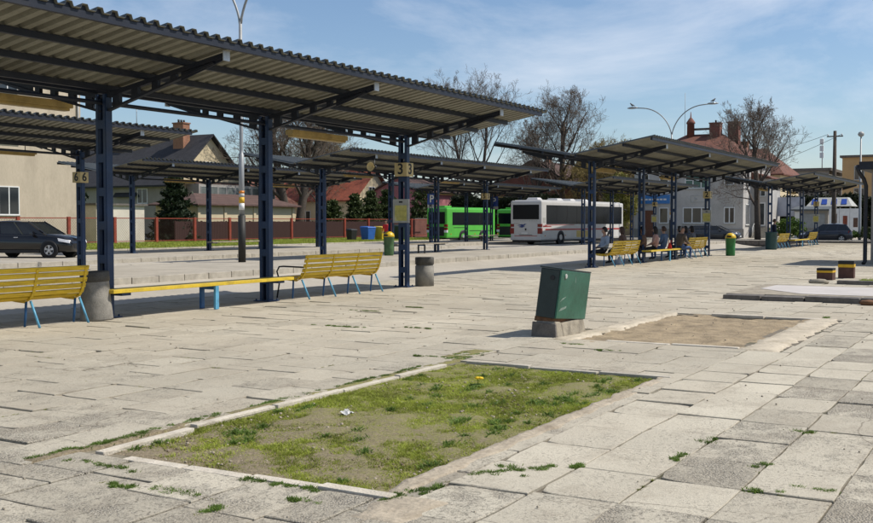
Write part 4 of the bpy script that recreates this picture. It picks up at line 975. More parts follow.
def car(label, loc, rz, pm, L_=4.4, W=1.8, H=1.6, hatch=True, front_z=1.0):
    t = thing('parked_car', label, 'car', loc, rz, 'cars parked around the bus station')
    hw = W / 2; hl = L_ / 2
    # lower body: stations (x, half width, z bottom, z shoulder)
    st = [(-hl, hw * .8, .42, .86), (-hl + .06, hw * .88, .32, .98), (-hl + .4, hw * .97, .25, 1.04), (-hl + .9, hw, .22, 1.03), (0, hw, .2, 1.0), (hl - 1.35, hw, .2, .98), (hl - .8, hw * .985, .22, .93), (hl - .35, hw * .93, .24, .84), (hl - .08, hw * .83, .28, .72), (hl, hw * .7, .34, .58)]
    b = MB(); n = 10
    for (x, w_, z0, z1) in st:
        sec = [(-w_ * .86, z0), (-w_ * .97, z0 + .12), (-w_, (z0 + z1) * .5), (-w_ * .97, z1 - .06), (-w_ * .88, z1), (w_ * .88, z1), (w_ * .97, z1 - .06), (w_, (z0 + z1) * .5), (w_ * .97, z0 + .12), (w_ * .86, z0)]
        for y, z in sec: b.v.append((x, y, z + (.03 if abs(y) < w_ * .9 and z > z1 - .01 and x > hl - 1.4 else 0)))
    for i in range(len(st) - 1):
        for j in range(n): j2 = (j + 1) % n; b.face((i * n + j, i * n + j2, (i + 1) * n + j2, (i + 1) * n + j), 0, True)
    b.face(range(n)); b.face(range((len(st) - 1) * n, len(st) * n)); b.build('body', pm, t)
    # cabin: glass house and painted roof
    xb0, xb1, xt0, xt1 = (-hl + .12, hl - 1.05, -hl + .55, hl - 1.95) if hatch else (-hl + .25, hl - 1.1, -hl + .75, hl - 2.0)
    z0, z1 = .97, H - .09; bw, tw = hw * .9, hw * .7
    b = MB(); b.hexa([(xb0, -bw, z0), (xb1, -bw, z0 - .02), (xb1, bw, z0 - .02), (xb0, bw, z0), (xt0, -tw, z1), (xt1, -tw, z1), (xt1, tw, z1), (xt0, tw, z1)]); b.build('glasshouse', M['car_glass'], t, .03)
    b = MB(); n = 9
    for i in range(n):
        f = i / (n - 1); x = xt0 - .12 + (xt1 + .08 - xt0 + .12) * f; cz = H - .02 - .1 * (2 * f - 1) ** 2
        for y in (-tw - .03, -tw * .8, 0, tw * .8, tw + .03): b.v.append((x, y, z1 - .012 if abs(y) > tw else cz - (.025 if abs(y) > .1 else 0)))
        for y in (tw + .03, -tw - .03): b.v.append((x, y, z1 - .03))
    for i in range(n - 1):
        for j in range(7): j2 = (j + 1) % 7; b.face((i * 7 + j, i * 7 + j2, (i + 1) * 7 + j2, (i + 1) * 7 + j), 0, True)
    b.face(range(7)); b.face(range((n - 1) * 7, n * 7)); b.build('roof', pm, t)
    def P_(x, s): # point on glasshouse side: fraction along base -> both ends
        return None
    for s in (-1, 1):
        for (fb, ft, w_) in ((.0, .0, .1), (.36, .3, .06), (.68, .66, .06), (1.0, 1.0, .07)):
            xa = xb0 + (xb1 - xb0) * fb; xc = xt0 + (xt1 - xt0) * ft; b = MB(); b.bar((xa, s * (bw + .004), z0 - .03), (xc, s * (tw + .006), z1), w_, .03, 0, (0, 1, .3)); b.build('pillar', pm, t)
        for (xx, nm) in ((xb0 + (xb1 - xb0) * .36, 0), (xb0 + (xb1 - xb0) * .66, 1)):
            b = MB(); b.box(xx - .32, xx - .14, s * hw - .012 if s > 0 else s * hw - .014, s * hw + .014 if s > 0 else s * hw + .012, .84, .875); b.build('door_handle', M['alloy'] if pm == M['car_black'] else pm, t, .004)
        b = MB(); b.hexa([(xb1 - .62, s * hw * .96, .96), (xb1 - .45, s * hw * .96, .96), (xb1 - .45, s * (hw + .19), .98), (xb1 - .62, s * (hw + .19), .98), (xb1 - .6, s * hw * .96, 1.12), (xb1 - .5, s * hw * .96, 1.1), (xb1 - .5, s * (hw + .18), 1.1), (xb1 - .6, s * (hw + .18), 1.12)]); b.build('mirror', pm, t, .02)
        b = MB(); b.hexa([(hl - .5, s * hw * .74, .66), (hl - .08, s * hw * .6, .62), (hl - .06, s * hw * .845, .62), (hl - .5, s * hw * .966, .7), (hl - .55, s * hw * .74, .8), (hl - .14, s * hw * .6, .76), (hl - .1, s * hw * .83, .74), (hl - .55, s * hw * .955, .83)]); b.build('headlight', M['light_clear'], t, .01)
        b = MB(); b.hexa([(-hl - .01, s * hw * .6, .8), (-hl + .3, s * hw * .985, .8), (-hl + .26, s * hw * .985, 1.0), (-hl + .04, s * hw * .6, .99), (-hl + .02, s * hw * .5, .8), (-hl + .3, s * hw * .8, .8), (-hl + .26, s * hw * .8, 1.0), (-hl + .06, s * hw * .5, .99)]); b.build('tail_light', M['light_red'], t)
        for x in (-hl + .82, hl - .9):
            b = MB(); b.lathe([(.325, -.02), (.395, -.02), (.395, .016), (.325, .016), (.325, -.02)], 26, c=(x, s * hw, .34), axis='y', cap=False); b.build('wheel_arch', M['black_plastic'], t)
            wheel(t, x, s * (hw - .085), .335, s)
        b = MB(); b.box(-hl + 1.25, hl - 1.32, min(s * hw * .975, s * (hw + .004)), max(s * hw * .975, s * (hw + .004)), .21, .34); b.build('sill', M['black_plastic'], t)
    b = MB(); b.box(hl - .07, hl + .012, -hw * .55, hw * .55, .4, .56); b.build('grille', M['black_plastic'], t, .01)
    b = MB(); b.box(hl + .0125, hl + .022, -.26, .26, .42, .53); b.build('number_plate', M['white'], t)
    b = MB(); b.box(-hl - .03, -hl - .005, -.26, .26, .6, .71); b.build('number_plate', M['white'], t)
    b = MB(); b.box(-hl - .03, -hl + .1, -hw * .78, hw * .78, .36, .56); b.build('rear_bumper', M['black_plastic'], t, .02)
    return t
car('black crossover parked side-on before the beige building at the left', (29.55, 36.95, .1), math.atan2(-.93, .37), M['car_black'], 4.4, 1.8, 1.6)
car('dark grey estate car parked before the white building', (91.5, 24.6, -.12), R(-90), M['car_grey'], 4.7, 1.8, 1.48)
car('dark grey hatchback parked by the kiosk at the far right', (91.9, 15.3, -.12), R(98), M['car_blue'], 4.2, 1.78, 1.62)

def bus(label, loc, rz, L_, W, H, bm_, white):
    t = thing('coach' if white else 'bus', label, 'bus', loc, rz)
    hw = W / 2; zb = .32
    b = MB(); b.box(0, L_, -hw, hw, zb, H); b.build('body', bm_, t, .13)
    b = MB(); b.box(.25, L_ - .25, -hw + .22, hw - .22, H + .002, H + .06); b.build('roof', bm_, t, .03)
    wz0, wz1 = (1.5, H - .32) if white else (1.45, H - .38)
    for s in (-1, 1):
        y0, y1 = sorted((s * hw, s * (hw + .012)))
        b = MB(); b.box(.75, L_ - .35, y0, y1, wz0, wz1); sg = b.build('side_window', M['bus_glass'], t)
        n = int((L_ - 1.2) / 1.45)
        for k in range(1, n):
            x = .75 + (L_ - 1.1) * k / n; b = MB(); yy = sorted((s * (hw + .0125), s * (hw + .02))); b.box(x - .03, x + .03, yy[0], yy[1], wz0, wz1); b.build('window_post', M['black_plastic'], sg)
        if white:
            yy = sorted((s * (hw + .001), s * (hw + .009)))
            b = MB(); b.box(.6, L_ - .3, yy[0], yy[1], 1.05, 1.17); b.build('stripe', M['stripe_red'], t)
            b = MB(); b.box(.3, 1.5, yy[0], yy[1], 1.3, 1.37); b.build('stripe', M['stripe_red'], t); b = MB(); b.box(.55, 5.2, yy[0], yy[1], 1.42, 1.46); b.build('stripe', M['stripe_red'], t)
            b = MB(); b.box(.25, .85, yy[0], yy[1], 1.3, 1.4); b.build('stripe', M['stripe_red'], t)
            b = MB(); b.box(5.6, 8.0, yy[0], yy[1], .5, 1.0); b.build('advert_panel', M['ad_yellow'], t)
            if s < 0:
                b = MB(); x0 = 7.3; y = -hw - .014
                b.poly([(x0, y, 1.25), (x0 + .9, y, 1.25), (x0 + .7, y, 1.32), (x0 + .2, y, 1.32)]); b.poly([(x0 + .15, y, 1.34), (x0 + .55, y, 1.36), (x0 + .35, y, 1.6)]); b.poly([(x0 + .5, y, 1.36), (x0 + .85, y, 1.36), (x0 + .95, y, 1.44)]); b.build('logo', M['logo_blue'], t, recalc=False)
        for x in ((3.0, L_ - 2.6) if white else (2.2, L_ - 1.7)):
            b = MB(); b.lathe([(.44, -.03), (.56, -.03), (.56, .016), (.44, .016), (.44, -.03)], 28, c=(x, s * hw, .47), axis='y', cap=False); b.build('wheel_arch', M['black_plastic'], t); wheel(t, x, s * (hw - .11), .46, s, .28, True)
        yy = sorted((s * (hw - .1), s * (hw - .001)))
        b = MB(); yy = sorted((s * (hw + .001), s * (hw + .012))); 
        for k in range(3): b.box(.5 + k * 3.2, .62 + k * 3.2, yy[0], yy[1], .62, .7)
        b.build('side_marker', M['light_orange'], t)
        # rear lamp cluster wraps the corner
        for z, mm in ((1.0, 'light_red'), (1.3, 'light_red'), (.8, 'light_clear' if not white else 'light_red')):
            b = MB(); yy = sorted((s * (hw - .32), s * (hw + .012))); b.box(-.012, .16, yy[0], yy[1], z, z + .22); b.build('tail_light', M[mm], t, .01)
        if white:
            b = MB(); yy = sorted((s * (hw - .015), s * (hw + .012))); b.box(.25, .62, yy[0], yy[1], 1.62, 2.0); b.build('vent', M['frame_grey'], t, .01)
        b = MB(); b.tube([(L_ - .1, s * (hw - .1), H - .5), (L_ + .25, s * (hw + .15), H - .55), (L_ + .25, s * (hw + .17), H - .8)], .03, 6); b.build('mirror', M['black_plastic'], t)
    if white:
        b = MB(); b.box(-.014, 0, -hw + .2, hw - .22, 1.85, H - .3); b.build('rear_window', M['bus_glass'], t, .004)
        b = MB(); b.box(-.01, .02, -hw + .35, hw - .35, .62, .66); b.build('stripe', M['stripe_red'], t)
        b = MB(); b.box(-.02, 0, -.26 + .1, .26 + .1, .78, .9); b.build('number_plate', M['white'], t); 
        b = MB(); b.box(-.012, .02, -.55, .55, .7, .735); b.box(-.05, .02, -.05, .05, 1.05, 1.2); b.build('trim', M['black_plastic'], t)
        b = MB(); b.box(-.03, .1, -hw + .03, hw - .03, .33, .52); b.build('bumper', M['bus_white'], t, .03)
        lg = MB(); X = -.012
        lg.poly([(X, .75, 1.42), (X, .2, 1.36), (X, .0, 1.44), (X, .35, 1.5)]); lg.poly([(X, .62, 1.3), (X, .3, 1.24), (X, .05, 1.34), (X, .35, 1.38)]); lg.poly([(X, .2, 1.45), (X, -.1, 1.5), (X, .1, 1.54)]); lg.build('logo', M['logo_blue'], t, recalc=False)
        for k in range(4): b = MB(); y = .95 - k * .13; b.box(-.012, 0, y - .045, y + .045, 1.52, 1.6); b.build('lettering', M['frame_grey'], t)
        for k in range(11): b = MB(); y = 1.0 - k * .19; b.box(-.008, 0, y - .07, y + .07, 1.72, 1.78); b.build('lettering', M['frame_grey'], t)
        for x0, l in ((.9, .8), (4.0, 1.0), (6.2, .9), (8.0, 1.4)):
            b = MB(); b.hexa([(x0, -.5, H + .061), (x0 + l, -.5, H + .061), (x0 + l, .5, H + .061), (x0, .5, H + .061), (x0 + .12, -.4, H + .24), (x0 + l - .2, -.4, H + .24), (x0 + l - .2, .4, H + .24), (x0 + .12, .4, H + .24)]); b.build('roof_vent', M['bus_white'], t, .03)
    else:
        b = MB(); b.box(-.014, 0, -hw + .2, hw - .2, 1.55, H - .35); b.build('rear_window', M['bus_glass'], t, .004)
        b = MB(); b.box(-.02, 0, -hw + .3, hw - .3, .5, 1.3); b.build('engine_grille', M['black_plastic'], t, .01)
        b = MB(); b.box(.5, 1.4, -.5, .5, H + .061, H + .2); b.build('roof_vent', bm_, t, .03)
        b = MB(); b.box(.9, 2.6, -hw - .008, -hw, 1.2, 1.25); b.box(3.0, L_ - .4, -hw - .008, -hw, .92, .97); b.build('trim', M['black_plastic'], t)
    b = MB(); b.box(L_ - .01, L_ + .014, -hw + .12, hw - .12, 1.2, H - .25); b.build('windscreen', M['bus_glass'], t, .004)
    b = MB(); b.box(.15, L_ - .15, -hw + .08, hw - .08, .2, zb + .1); b.build('underbody', M['black_plastic'], t)
    return t
bus('white coach with red stripes and a blue swoosh logo seen from behind', (69.0, 32.3, -.06), R(-4.5), 14.2, 2.6, 3.22, M['bus_white'], True)
bus('bright green midibus parked side-on beyond the third platform', (79.0, 45.6, -.12), R(-13), 6.6, 2.4, 2.95, M['bus_green'], False)
bus('second green bus with a dark rear, mostly hidden by the white coach', (88.6, 43.3, -.12), R(2), 9.0, 2.4, 2.9, M['bus_green'], False)
# ------------------------------------------------------------------ buildings
def win(par, face, p, a0, a1, z0, z1, pane='pane', frame='white', cols=2, rows=1, fw=.07, name='window', sill=True):
    """window in a wall facing -x (a = y range) or -y (a = x range): frame and pane stand in front of a dark reveal"""
    def bx(b, u0, u1, v0, v1, d0, d1):
        if face == 'x': b.box(p - d1, p - d0, u0, u1, v0, v1)
        else: b.box(u0, u1, p - d1, p - d0, v0, v1)
    b = MB()
    bx(b, a0, a1, z0, z0 + fw, .002, .05); bx(b, a0, a1, z1 - fw, z1, .002, .05)
    bx(b, a0, a0 + fw, z0 + fw + .001, z1 - fw - .001, .002, .05); bx(b, a1 - fw, a1, z0 + fw + .001, z1 - fw - .001, .002, .05)
    for k in range(1, cols):
        c = a0 + (a1 - a0) * k / cols; bx(b, c - fw * .5, c + fw * .5, z0 + fw + .001, z1 - fw - .001, .002, .047)
    for k in range(1, rows):
        c = z0 + (z1 - z0) * k / rows; bx(b, a0 + fw + .001, a1 - fw - .001, c - fw * .35, c + fw * .35, .002, .044)
    f = b.build(name, M[frame], par)
    b = MB(); bx(b, a0 + fw * .5, a1 - fw * .5, z0 + fw * .5, z1 - fw * .5, .004, .02); b.build('pane', M[pane], f)
    if sill: b = MB(); bx(b, a0 - .06, a1 + .06, z0 - .05, z0 - .002, .002, .12); b.build('sill', M['frame_grey'], f)
    return f
def gable_roof(x0, x1, y0, y1, ze, zr, axis, ov=.4, th=.16):
    """two sloping slabs; ridge along axis"""
    b = MB()
    if axis == 'y':
        xm = (x0 + x1) / 2; k = (zr - ze) / (xm - x0)
        for xe, s in ((x0 - ov, -1), (x1 + ov, 1)):
            z = ze - k * ov; ya, yb = y0 - ov, y1 + ov
            b.hexa([(xe, ya, z), (xm, ya, zr), (xm, yb, zr), (xe, yb, z), (xe, ya, z + th), (xm, ya, zr + th), (xm, yb, zr + th), (xe, yb, z + th)])
    else:
        ym = (y0 + y1) / 2; k = (zr - ze) / (ym - y0)
        for ye in (y0 - ov, y1 + ov):
            z = ze - k * ov; xa, xb = x0 - ov, x1 + ov
            b.hexa([(xa, ye, z), (xb, ye, z), (xb, ym, zr), (xa, ym, zr), (xa, ye, z + th), (xb, ye, z + th), (xb, ym, zr + th), (xa, ym, zr + th)])
    return b
def hip_roof(x0, x1, y0, y1, ze, zr, axis, inset, ov=.4, th=.15):
    b = MB(); x0 -= ov; x1 += ov; y0 -= ov; y1 += ov; xm, ym = (x0 + x1) / 2, (y0 + y1) / 2
    r = [(xm, y0 + inset, zr), (xm, y1 - inset, zr)] if axis == 'y' else [(x0 + inset, ym, zr), (x1 - inset, ym, zr)]
    b.v = [(x0, y0, ze), (x1, y0, ze), (x1, y1, ze), (x0, y1, ze), (x0, y0, ze + th), (x1, y0, ze + th), (x1, y1, ze + th), (x0, y1, ze + th)] + r
    b.face((3, 2, 1, 0))
    for f in ((0, 1, 5, 4), (1, 2, 6, 5), (2, 3, 7, 6), (3, 0, 4, 7)): b.face(f)
    if axis == 'y':
        for f in ((4, 5, 8), (5, 6, 9, 8), (6, 7, 9), (7, 4, 8, 9)): b.face(f)
    else:
        for f in ((4, 5, 9, 8), (5, 6, 9), (6, 7, 8, 9), (7, 4, 8)): b.face(f)
    return b
def chimney(par, x, y, z0, z1, sx_=.9, sy_=.6, m='chimney', pots=2):
    b = MB(); b.box(x - sx_ / 2, x + sx_ / 2, y - sy_ / 2, y + sy_ / 2, z0, z1); b.box(x - sx_ / 2 - .07, x + sx_ / 2 + .07, y - sy_ / 2 - .07, y + sy_ / 2 + .07, z1 + .002, z1 + .12)
    c = b.build('chimney', M[m], par)
    for k in range(pots):
        b = MB(); b.lathe([(.1, z1 + .121), (.1, z1 + .4)], 8, c=(x + (k - (pots - 1) / 2) * .35, y, 0)); b.build('pot', M['black_plastic'], c)
def wallmesh(par, x0, x1, y0, y1, z0, z1, m, name='wall', gable=None, zr=0):
    b = MB(); b.box(x0, x1, y0, y1, z0, z1)
    if gable == 'y': b.prism([(x0, z1 + .001), (x1, z1 + .001), ((x0 + x1) / 2, zr)], y0, y1, 'y')
    if gable == 'x': b.prism([(y0, z1 + .001), (y1, z1 + .001), ((y0 + y1) / 2, zr)], x0, x1, 'x')
    return b.build(name, M[m], par)
# beige block at the left
t = thing('apartment_block', 'large plain beige rendered building with white windows at the left edge', 'building', (45, 62, 0))
def off(o, t): 
    o.location = (-t.location.x, -t.location.y, -t.location.z); return o
def B(name, label, cat, loc):
    t = thing(name, label, cat, loc); t['_o'] = 1; return t
ox = Matrix.Translation(-t.location)
def settle(t):
    """children were built in world coordinates: bring them under their thing"""
    mi = Matrix.Translation(-t.location)
    for ch in t.children:
        if ch.type == 'MESH': ch.data.transform(mi)
        for g in ch.children:
            if g.type == 'MESH': g.data.transform(mi)
    if '_o' in t: del t['_o']
wallmesh(t, 28, 51, 58.4, 75, 0, 13.2, 'plaster_beige'); wallmesh(t, 27.9, 51.1, 58.3, 75.1, -.1, .6, 'plaster_grey', 'plinth')
b = MB(); b.box(27.6, 51.4, 58, 75.4, 13.202, 13.6); b.build('roof', M['sheet_top'], t)
for x in (31, 37.6, 44.2):
    win(t, 'y', 58.4, x, x + 1.6, 2.05, 3.95); win(t, 'y', 58.4, x, x + 1.6, 6.8, 8.7); win(t, 'y', 58.4, x, x + 1.6, 10.2, 12)
b = MB(); b.tube([(50.7, 58.3, .2), (50.7, 58.3, 13.2)], .06, 8); b.build('downpipe', M['galv'], t)
settle(t)
t = thing('garage', 'low whitewashed flat-roofed garage behind the red mesh fence', 'garage', (57, 61.5, 0))
wallmesh(t, 54.2, 59, 60.5, 65.5, 0, 2.85, 'garage_white'); b = MB(); b.box(54.0, 59.2, 60.3, 65.7, 2.852, 3.0); b.build('roof', M['dark_concrete'], t)
settle(t)
# house with dark tiles
t = thing('house', 'house with a dark tiled roof and brick chimney behind the low beige annexe', 'house', (74, 74, 0))
x0, x1, y0, y1 = 69.7, 79.7, 68, 84
wallmesh(t, x0, x1, y0, y1, 0, 5.3, 'plaster_cream', gable='y', zr=9.7)
b = MB(); b.box(x0 - .02, x0 - .002, y0 + .3, y1, 0, 5.1); b.build('shaded_side_wall', M['plaster_grey'], t)  # grey skin paints shade onto the cream wall turned from the sun
gable_roof(x0, x1, y0, y1, 5.3, 9.75, 'y', .55).build('roof', M['tile_dark'], t)
b = MB(); b.box(x0 + .6, x1 - .6, y0 - .8, y0 - .1, 5.15, 5.3); b.build('canopy', M['roof_brown'], t)
wallmesh(t, 71.5, 82.5, 66.4, 67.9, 0, 5.1, 'plaster_grey', 'veranda')
for k in range(9): win(t, 'y', 66.4, 71.7 + k * 1.2, 72.8 + k * 1.2, 3.5, 4.9, 'pane_grey', 'frame_grey', 1, 1, .05, sill=False)
win(t, 'x', x0 - .02, 71, 72.3, 3.3, 4.7); win(t, 'x', x0 - .02, 76, 77.3, 3.3, 4.7); win(t, 'y', 68, 74, 75.4, 6.0, 7.3)
# dormer-like projection on the near slope
b = MB(); b.hexa([(x0 - .3, 72.3, 3.9), (71.9, 72.3, 6.5), (71.9, 75.2, 6.5), (x0 - .3, 75.2, 3.9), (x0 - .3, 72.3, 4.05), (71.9, 72.3, 6.75), (71.9, 75.2, 6.75), (x0 - .3, 75.2, 4.05)]); b.build('eave_roof', M['tile_dark'], t)
b = MB(); b.tube([(x0 - .5, 68.2, 5.0), (x0 - .1, 68.3, 4.4), (x0 - .1, 68.3, .2)], .06, 6); b.build('downpipe', M['black_plastic'], t)
chimney(t, 73.6, 70.5, 7.5, 10.9, .9, 1.3, 'chimney', 3); chimney(t, 74.2, 77.2, 8.6, 10.5, .7, 1.5, 'chimney', 2)
b = MB(); b.tube([(74.2, 77, 10.7), (74.2, 77, 13.0)], .035, 6); b.bar((73.4, 76.6, 12.8), (75.5, 77.6, 12.8), .03, .03)
for k in range(6): f = k / 5; b.bar((73.4 + 2.1 * f - .15, 76.6 + f + .35, 12.8), (73.4 + 2.1 * f + .15, 76.6 + f - .35, 12.8), .02, .02)
b.build('aerial', M['galv'], t)
settle(t)
# low beige annexe
t = thing('outbuilding', 'low cream outbuilding with a brown hipped roof and dark red door behind the fence', 'building', (72, 62, 0))
wallmesh(t, 65.5, 78.6, 61.0, 65.8, 0, 3.0, 'plaster_cream'); hip_roof(65.5, 78.6, 61.0, 65.8, 3.0, 4.1, 'x', 2.6, .5, .12).build('roof', M['roof_brown'], t)
b = MB(); b.box(73.5, 74.7, 60.96, 60.998, 0, 2.3); d = b.build('door', M['wood_dark'], t); b = MB(); b.box(73.9, 74.3, 60.945, 60.958, 1.2, 1.6); b.build('notice', M['white'], d)
for x in (65.6, 68.9, 72.8, 75.2, 78.4): b = MB(); b.box(x - .15, x + .15, 60.9, 60.998, 0, 2.95); b.build('pilaster', M['plaster_cream'], t)
settle(t)
# red-tiled house
t = thing('house', 'cream house with a bright red tiled roof behind the dark conifers', 'house', (109, 79, 0))
wallmesh(t, 104.5, 113.5, 72, 88, 0, 4.5, 'plaster_cream', gable='y', zr=8.0); gable_roof(104.5, 113.5, 72, 88, 4.5, 8.05, 'y', .5).build('roof', M['tile_red'], t)
for y in (74, 78.5, 83): win(t, 'x', 104.5, y, y + 1.5, 1.4, 3)
win(t, 'y', 72, 107.8, 109.2, 4.6, 6.0); win(t, 'y', 72, 105.8, 107, 1.4, 3); win(t, 'y', 72, 110.5, 111.8, 1.4, 3); chimney(t, 108.2, 82, 7, 9.3); settle(t)
t = thing('house', 'low red-roofed building left of the cream house, partly hidden by bare branches', 'house', (97, 84, 0))
wallmesh(t, 91, 101, 78, 90, 0, 3.6, 'plaster_cream', gable='x', zr=6.8); gable_roof(91, 101, 78, 90, 3.6, 6.85, 'x', .5).build('roof', M['tile_old'], t); win(t, 'y', 78, 93, 94.4, 1.2, 2.6); win(t, 'y', 78, 97, 98.4, 1.2, 2.6); settle(t)
t = thing('house', 'mauve rendered house beyond the pink blossom tree', 'house', (110, 67, 0))
wallmesh(t, 106.8, 117, 63.5, 72-1.2, 0, 5.2, 'plaster_mauve', gable='x', zr=6.9); gable_roof(106.8, 117, 63.5, 70.8, 5.2, 7.0, 'x', .4).build('roof', M['roof_brown'], t); win(t, 'x', 106.8, 66, 67.3, 2.6, 4.1); settle(t)
t = thing('house', 'brown brick house behind the two green buses', 'house', (122, 52, 0))
wallmesh(t, 116, 128, 47, 60, 0, 5.6, 'brick_red', gable='x', zr=9.0); gable_roof(116, 128, 47, 60, 5.6, 9.0, 'x', .5).build('roof', M['roof_brown'], t)
for y in (49, 53, 57): win(t, 'x', 116, y, y + 1.3, 2, 3.6)
chimney(t, 121, 53.5, 8.2, 10.4); settle(t)
t = thing('house', 'house with a faded pinkish-red roof behind the white coach', 'house', (124, 42.5, 0))
wallmesh(t, 119, 130, 38.5, 46, 0, 6.0, 'plaster_cream', gable='x', zr=9.4); gable_roof(119, 130, 38.5, 46, 6.0, 9.4, 'x', .4).build('roof', mat('tile_pink', (.45, .2, .16), .8, 0, 3, .3), t); win(t, 'x', 119, 40, 41.4, 2.2, 3.8); win(t, 'x', 119, 43, 44.4, 2.2, 3.8); settle(t)
# white building with red roofs
t = thing('station_building', 'two-storey white building with a weathered red hipped roof and a blue sign', 'building', (111, 30, 0))
wallmesh(t, 105, 117, 25.3, 36.6, 0, 7.8, 'facade_white'); hip_roof(105, 117, 25.3, 36.6, 7.8, 11.0, 'y', 4.2, .45).build('roof', M['tile_old'], t)
wallmesh(t, 108.5, 114, 23.6, 25.298, 0, 6.0, 'facade_white', 'wing'); b = MB(); b.hexa([(108.2, 23.3, 6.002), (114.3, 23.3, 6.002), (114.3, 25.29, 6.002), (108.2, 25.29, 6.002), (108.2, 23.3, 6.12), (114.3, 23.3, 6.12), (114.3, 25.29, 6.7), (108.2, 25.29, 6.7)]); b.build('wing_roof', M['tile_old'], t)
b = MB(); b.box(104.9, 104.998, 25.2, 36.6, 0, .9); b.build('plinth', M['plaster_grey'], t)
for y0_, y1_, c in ((28.5, 31.4, 3), (32.9, 33.9, 1), (26.1, 27.2, 2)): win(t, 'x', 105, y0_, y1_, 1.45, 3.1, 'curtain_pane', 'white', c, 1, .1)
win(t, 'x', 105, 28.7, 31.2, 5.0, 6.7, 'pane_green', 'white', 3, 2, .1); win(t, 'x', 105, 32.9, 33.9, 5.3, 6.6, 'pane', 'white', 1, 1, .1); win(t, 'x', 105, 35.0, 35.9, 5.3, 6.6, 'pane', 'white', 1, 1, .1); win(t, 'x', 105, 26.2, 27.2, 5.3, 6.6, 'pane', 'white', 1, 1, .1)
win(t, 'y', 25.3, 106.0, 107.4, 1.3, 3.4, 'pane', 'white', 2); win(t, 'y', 25.3, 106.0, 107.4, 5, 6.8, 'pane', 'white', 2)
win(t, 'x', 108.5, 23.9, 24.9, 1.2, 3.6, 'pane', 'white', 1, 1, .12); win(t, 'x', 108.5, 23.9, 24.9, 4.2, 5.5, 'pane')
b = MB(); b.box(104.88, 104.998, 34.5, 35.4, 0.05, 2.8); b.build('door', mat('door_brown', (.17, .07, .04), .6), t)
b = MB(); b.box(104.84, 104.998, 32.7, 36.2, 3.5, 4.4); sg = b.build('sign', mat('sign_blue', (.05, .2, .5), .4, 0, 3, .15), t)
for k in range(7): b = MB(); b.box(104.83, 104.839, 33.1 + k * .4, 33.4 + k * .4, 3.85, 4.02); b.build('lettering', M['white'], sg)
b = MB(); 
for (a, c, z0, z1) in ((28.7, 30.6, 3.6, 3.64), (28.7, 30.6, 4.26, 4.3), (28.7, 28.74, 3.645, 4.255), (30.56, 30.6, 3.645, 4.255)): b.box(104.96, 104.998, a, c, z0, z1)
b.prism([(30.2, 3.8), (29.9, 3.95), (30.2, 4.1)], 104.95, 104.99, 'x'); b.build('panel_sign', M['frame_grey'], t)
for (x, y, h, m) in ((110.6, 29.6, 12.0, 'brick_red'), (111.6, 27.9, 12.1, 'brick_red')): chimney(t, x, y, 9.2, h, 1.0, 1.1, m, 1)
b = MB(); b.box(110.8, 111.3, 29.6, 32.4, 11.45, 11.65); b.build('ridge', M['dark_concrete'], t)
b = MB(); b.lathe([(.42, 10.5), (.4, 12.1), (.5, 12.15), (.47, 12.3), (.22, 12.65), (.08, 12.8), (.03, 13.4)], 8, c=(110.6, 32.3, 0)); b.build('turret', M['brick_red'], t)
b = MB(); b.tube([(111.5, 33.2, 10), (111.5, 33.2, 15.6)], .025, 6); b.build('aerial', M['galv'], t)
b = MB()
for k in range(7): b.box(106.3 + k * .3, 106.6 + k * .3, 22.8, 24.8, -.1, .15 * (k + 1))
b.build('steps', M['kerb'], t); b = MB()
for y in (22.9, 24.7):
    b.tube([(106.3, y, 1.0), (108.4, y, 2.0)], .03, 6)
    for k in range(5): b.tube([(106.4 + k * .45, y, .1 + .2 * k), (106.4 + k * .45, y, 1.05 + .21 * k)], .025, 6)
b.build('handrail', M['white'], t); settle(t)
t = thing('house', 'red-roofed house behind the bare tree, right of the white building', 'house', (133, 33, 0))
wallmesh(t, 128, 139, 26.5, 36, 0, 7.2, 'plaster_cream'); hip_roof(128, 139, 26.5, 36, 7.2, 10.8, 'y', 3.5, .5).build('roof', M['tile_old'], t)
for y in (27.6, 30.2, 32.8): win(t, 'x', 128, y, y + 1.4, 4.8, 6.4)
chimney(t, 133, 32, 9.8, 11.6, 1, 1); settle(t)
t = thing('office_block', 'flat-roofed pale grey block with an antenna mast beyond the bare tree', 'building', (155, 30, 0))
wallmesh(t, 150, 166, 24.6, 33, 0, 8.6, 'plaster_grey'); b = MB(); b.box(149.7, 166.3, 24.3, 33.3, 8.602, 9.0); b.build('roof', M['dark_concrete'], t)
for y in (25.6, 28.0, 30.4): win(t, 'x', 150, y, y + 1.5, 6, 7.7); win(t, 'x', 150, y, y + 1.5, 2.4, 4.1)
b = MB(); b.tube([(154, 26.2, 9), (154, 26.2, 13.4)], .07, 6)
for k in range(3): b.box(153.75, 154.05, 26.0 + k * .01, 26.5, 10.6 + k * .95, 11.35 + k * .95)
b.build('antenna', M['white'], t); settle(t)
t = thing('office_block', 'long orange-plastered block with rows of windows at the far right', 'building', (155, 14, 0))
wallmesh(t, 148, 162, 2, 22.6, 0, 10.2, 'plaster_orange'); b = MB(); b.box(147.7, 162.3, 1.7, 22.9, 10.202, 10.5); b.build('roof', M['dark_concrete'], t)
for z in (1.2, 4.2, 7.2):
    for k in range(8): win(t, 'x', 148, 3 + k * 2.4, 4.3 + k * 2.4, z, z + 1.9, 'curtain_pane' if (k + int(z)) % 3 else 'pane', 'frame_grey', 2, 1, .08)
b = MB(); b.box(152, 153.5, 16, 17.5, 10.502, 11.6); b.build('chimney', M['dark_concrete'], t); settle(t)
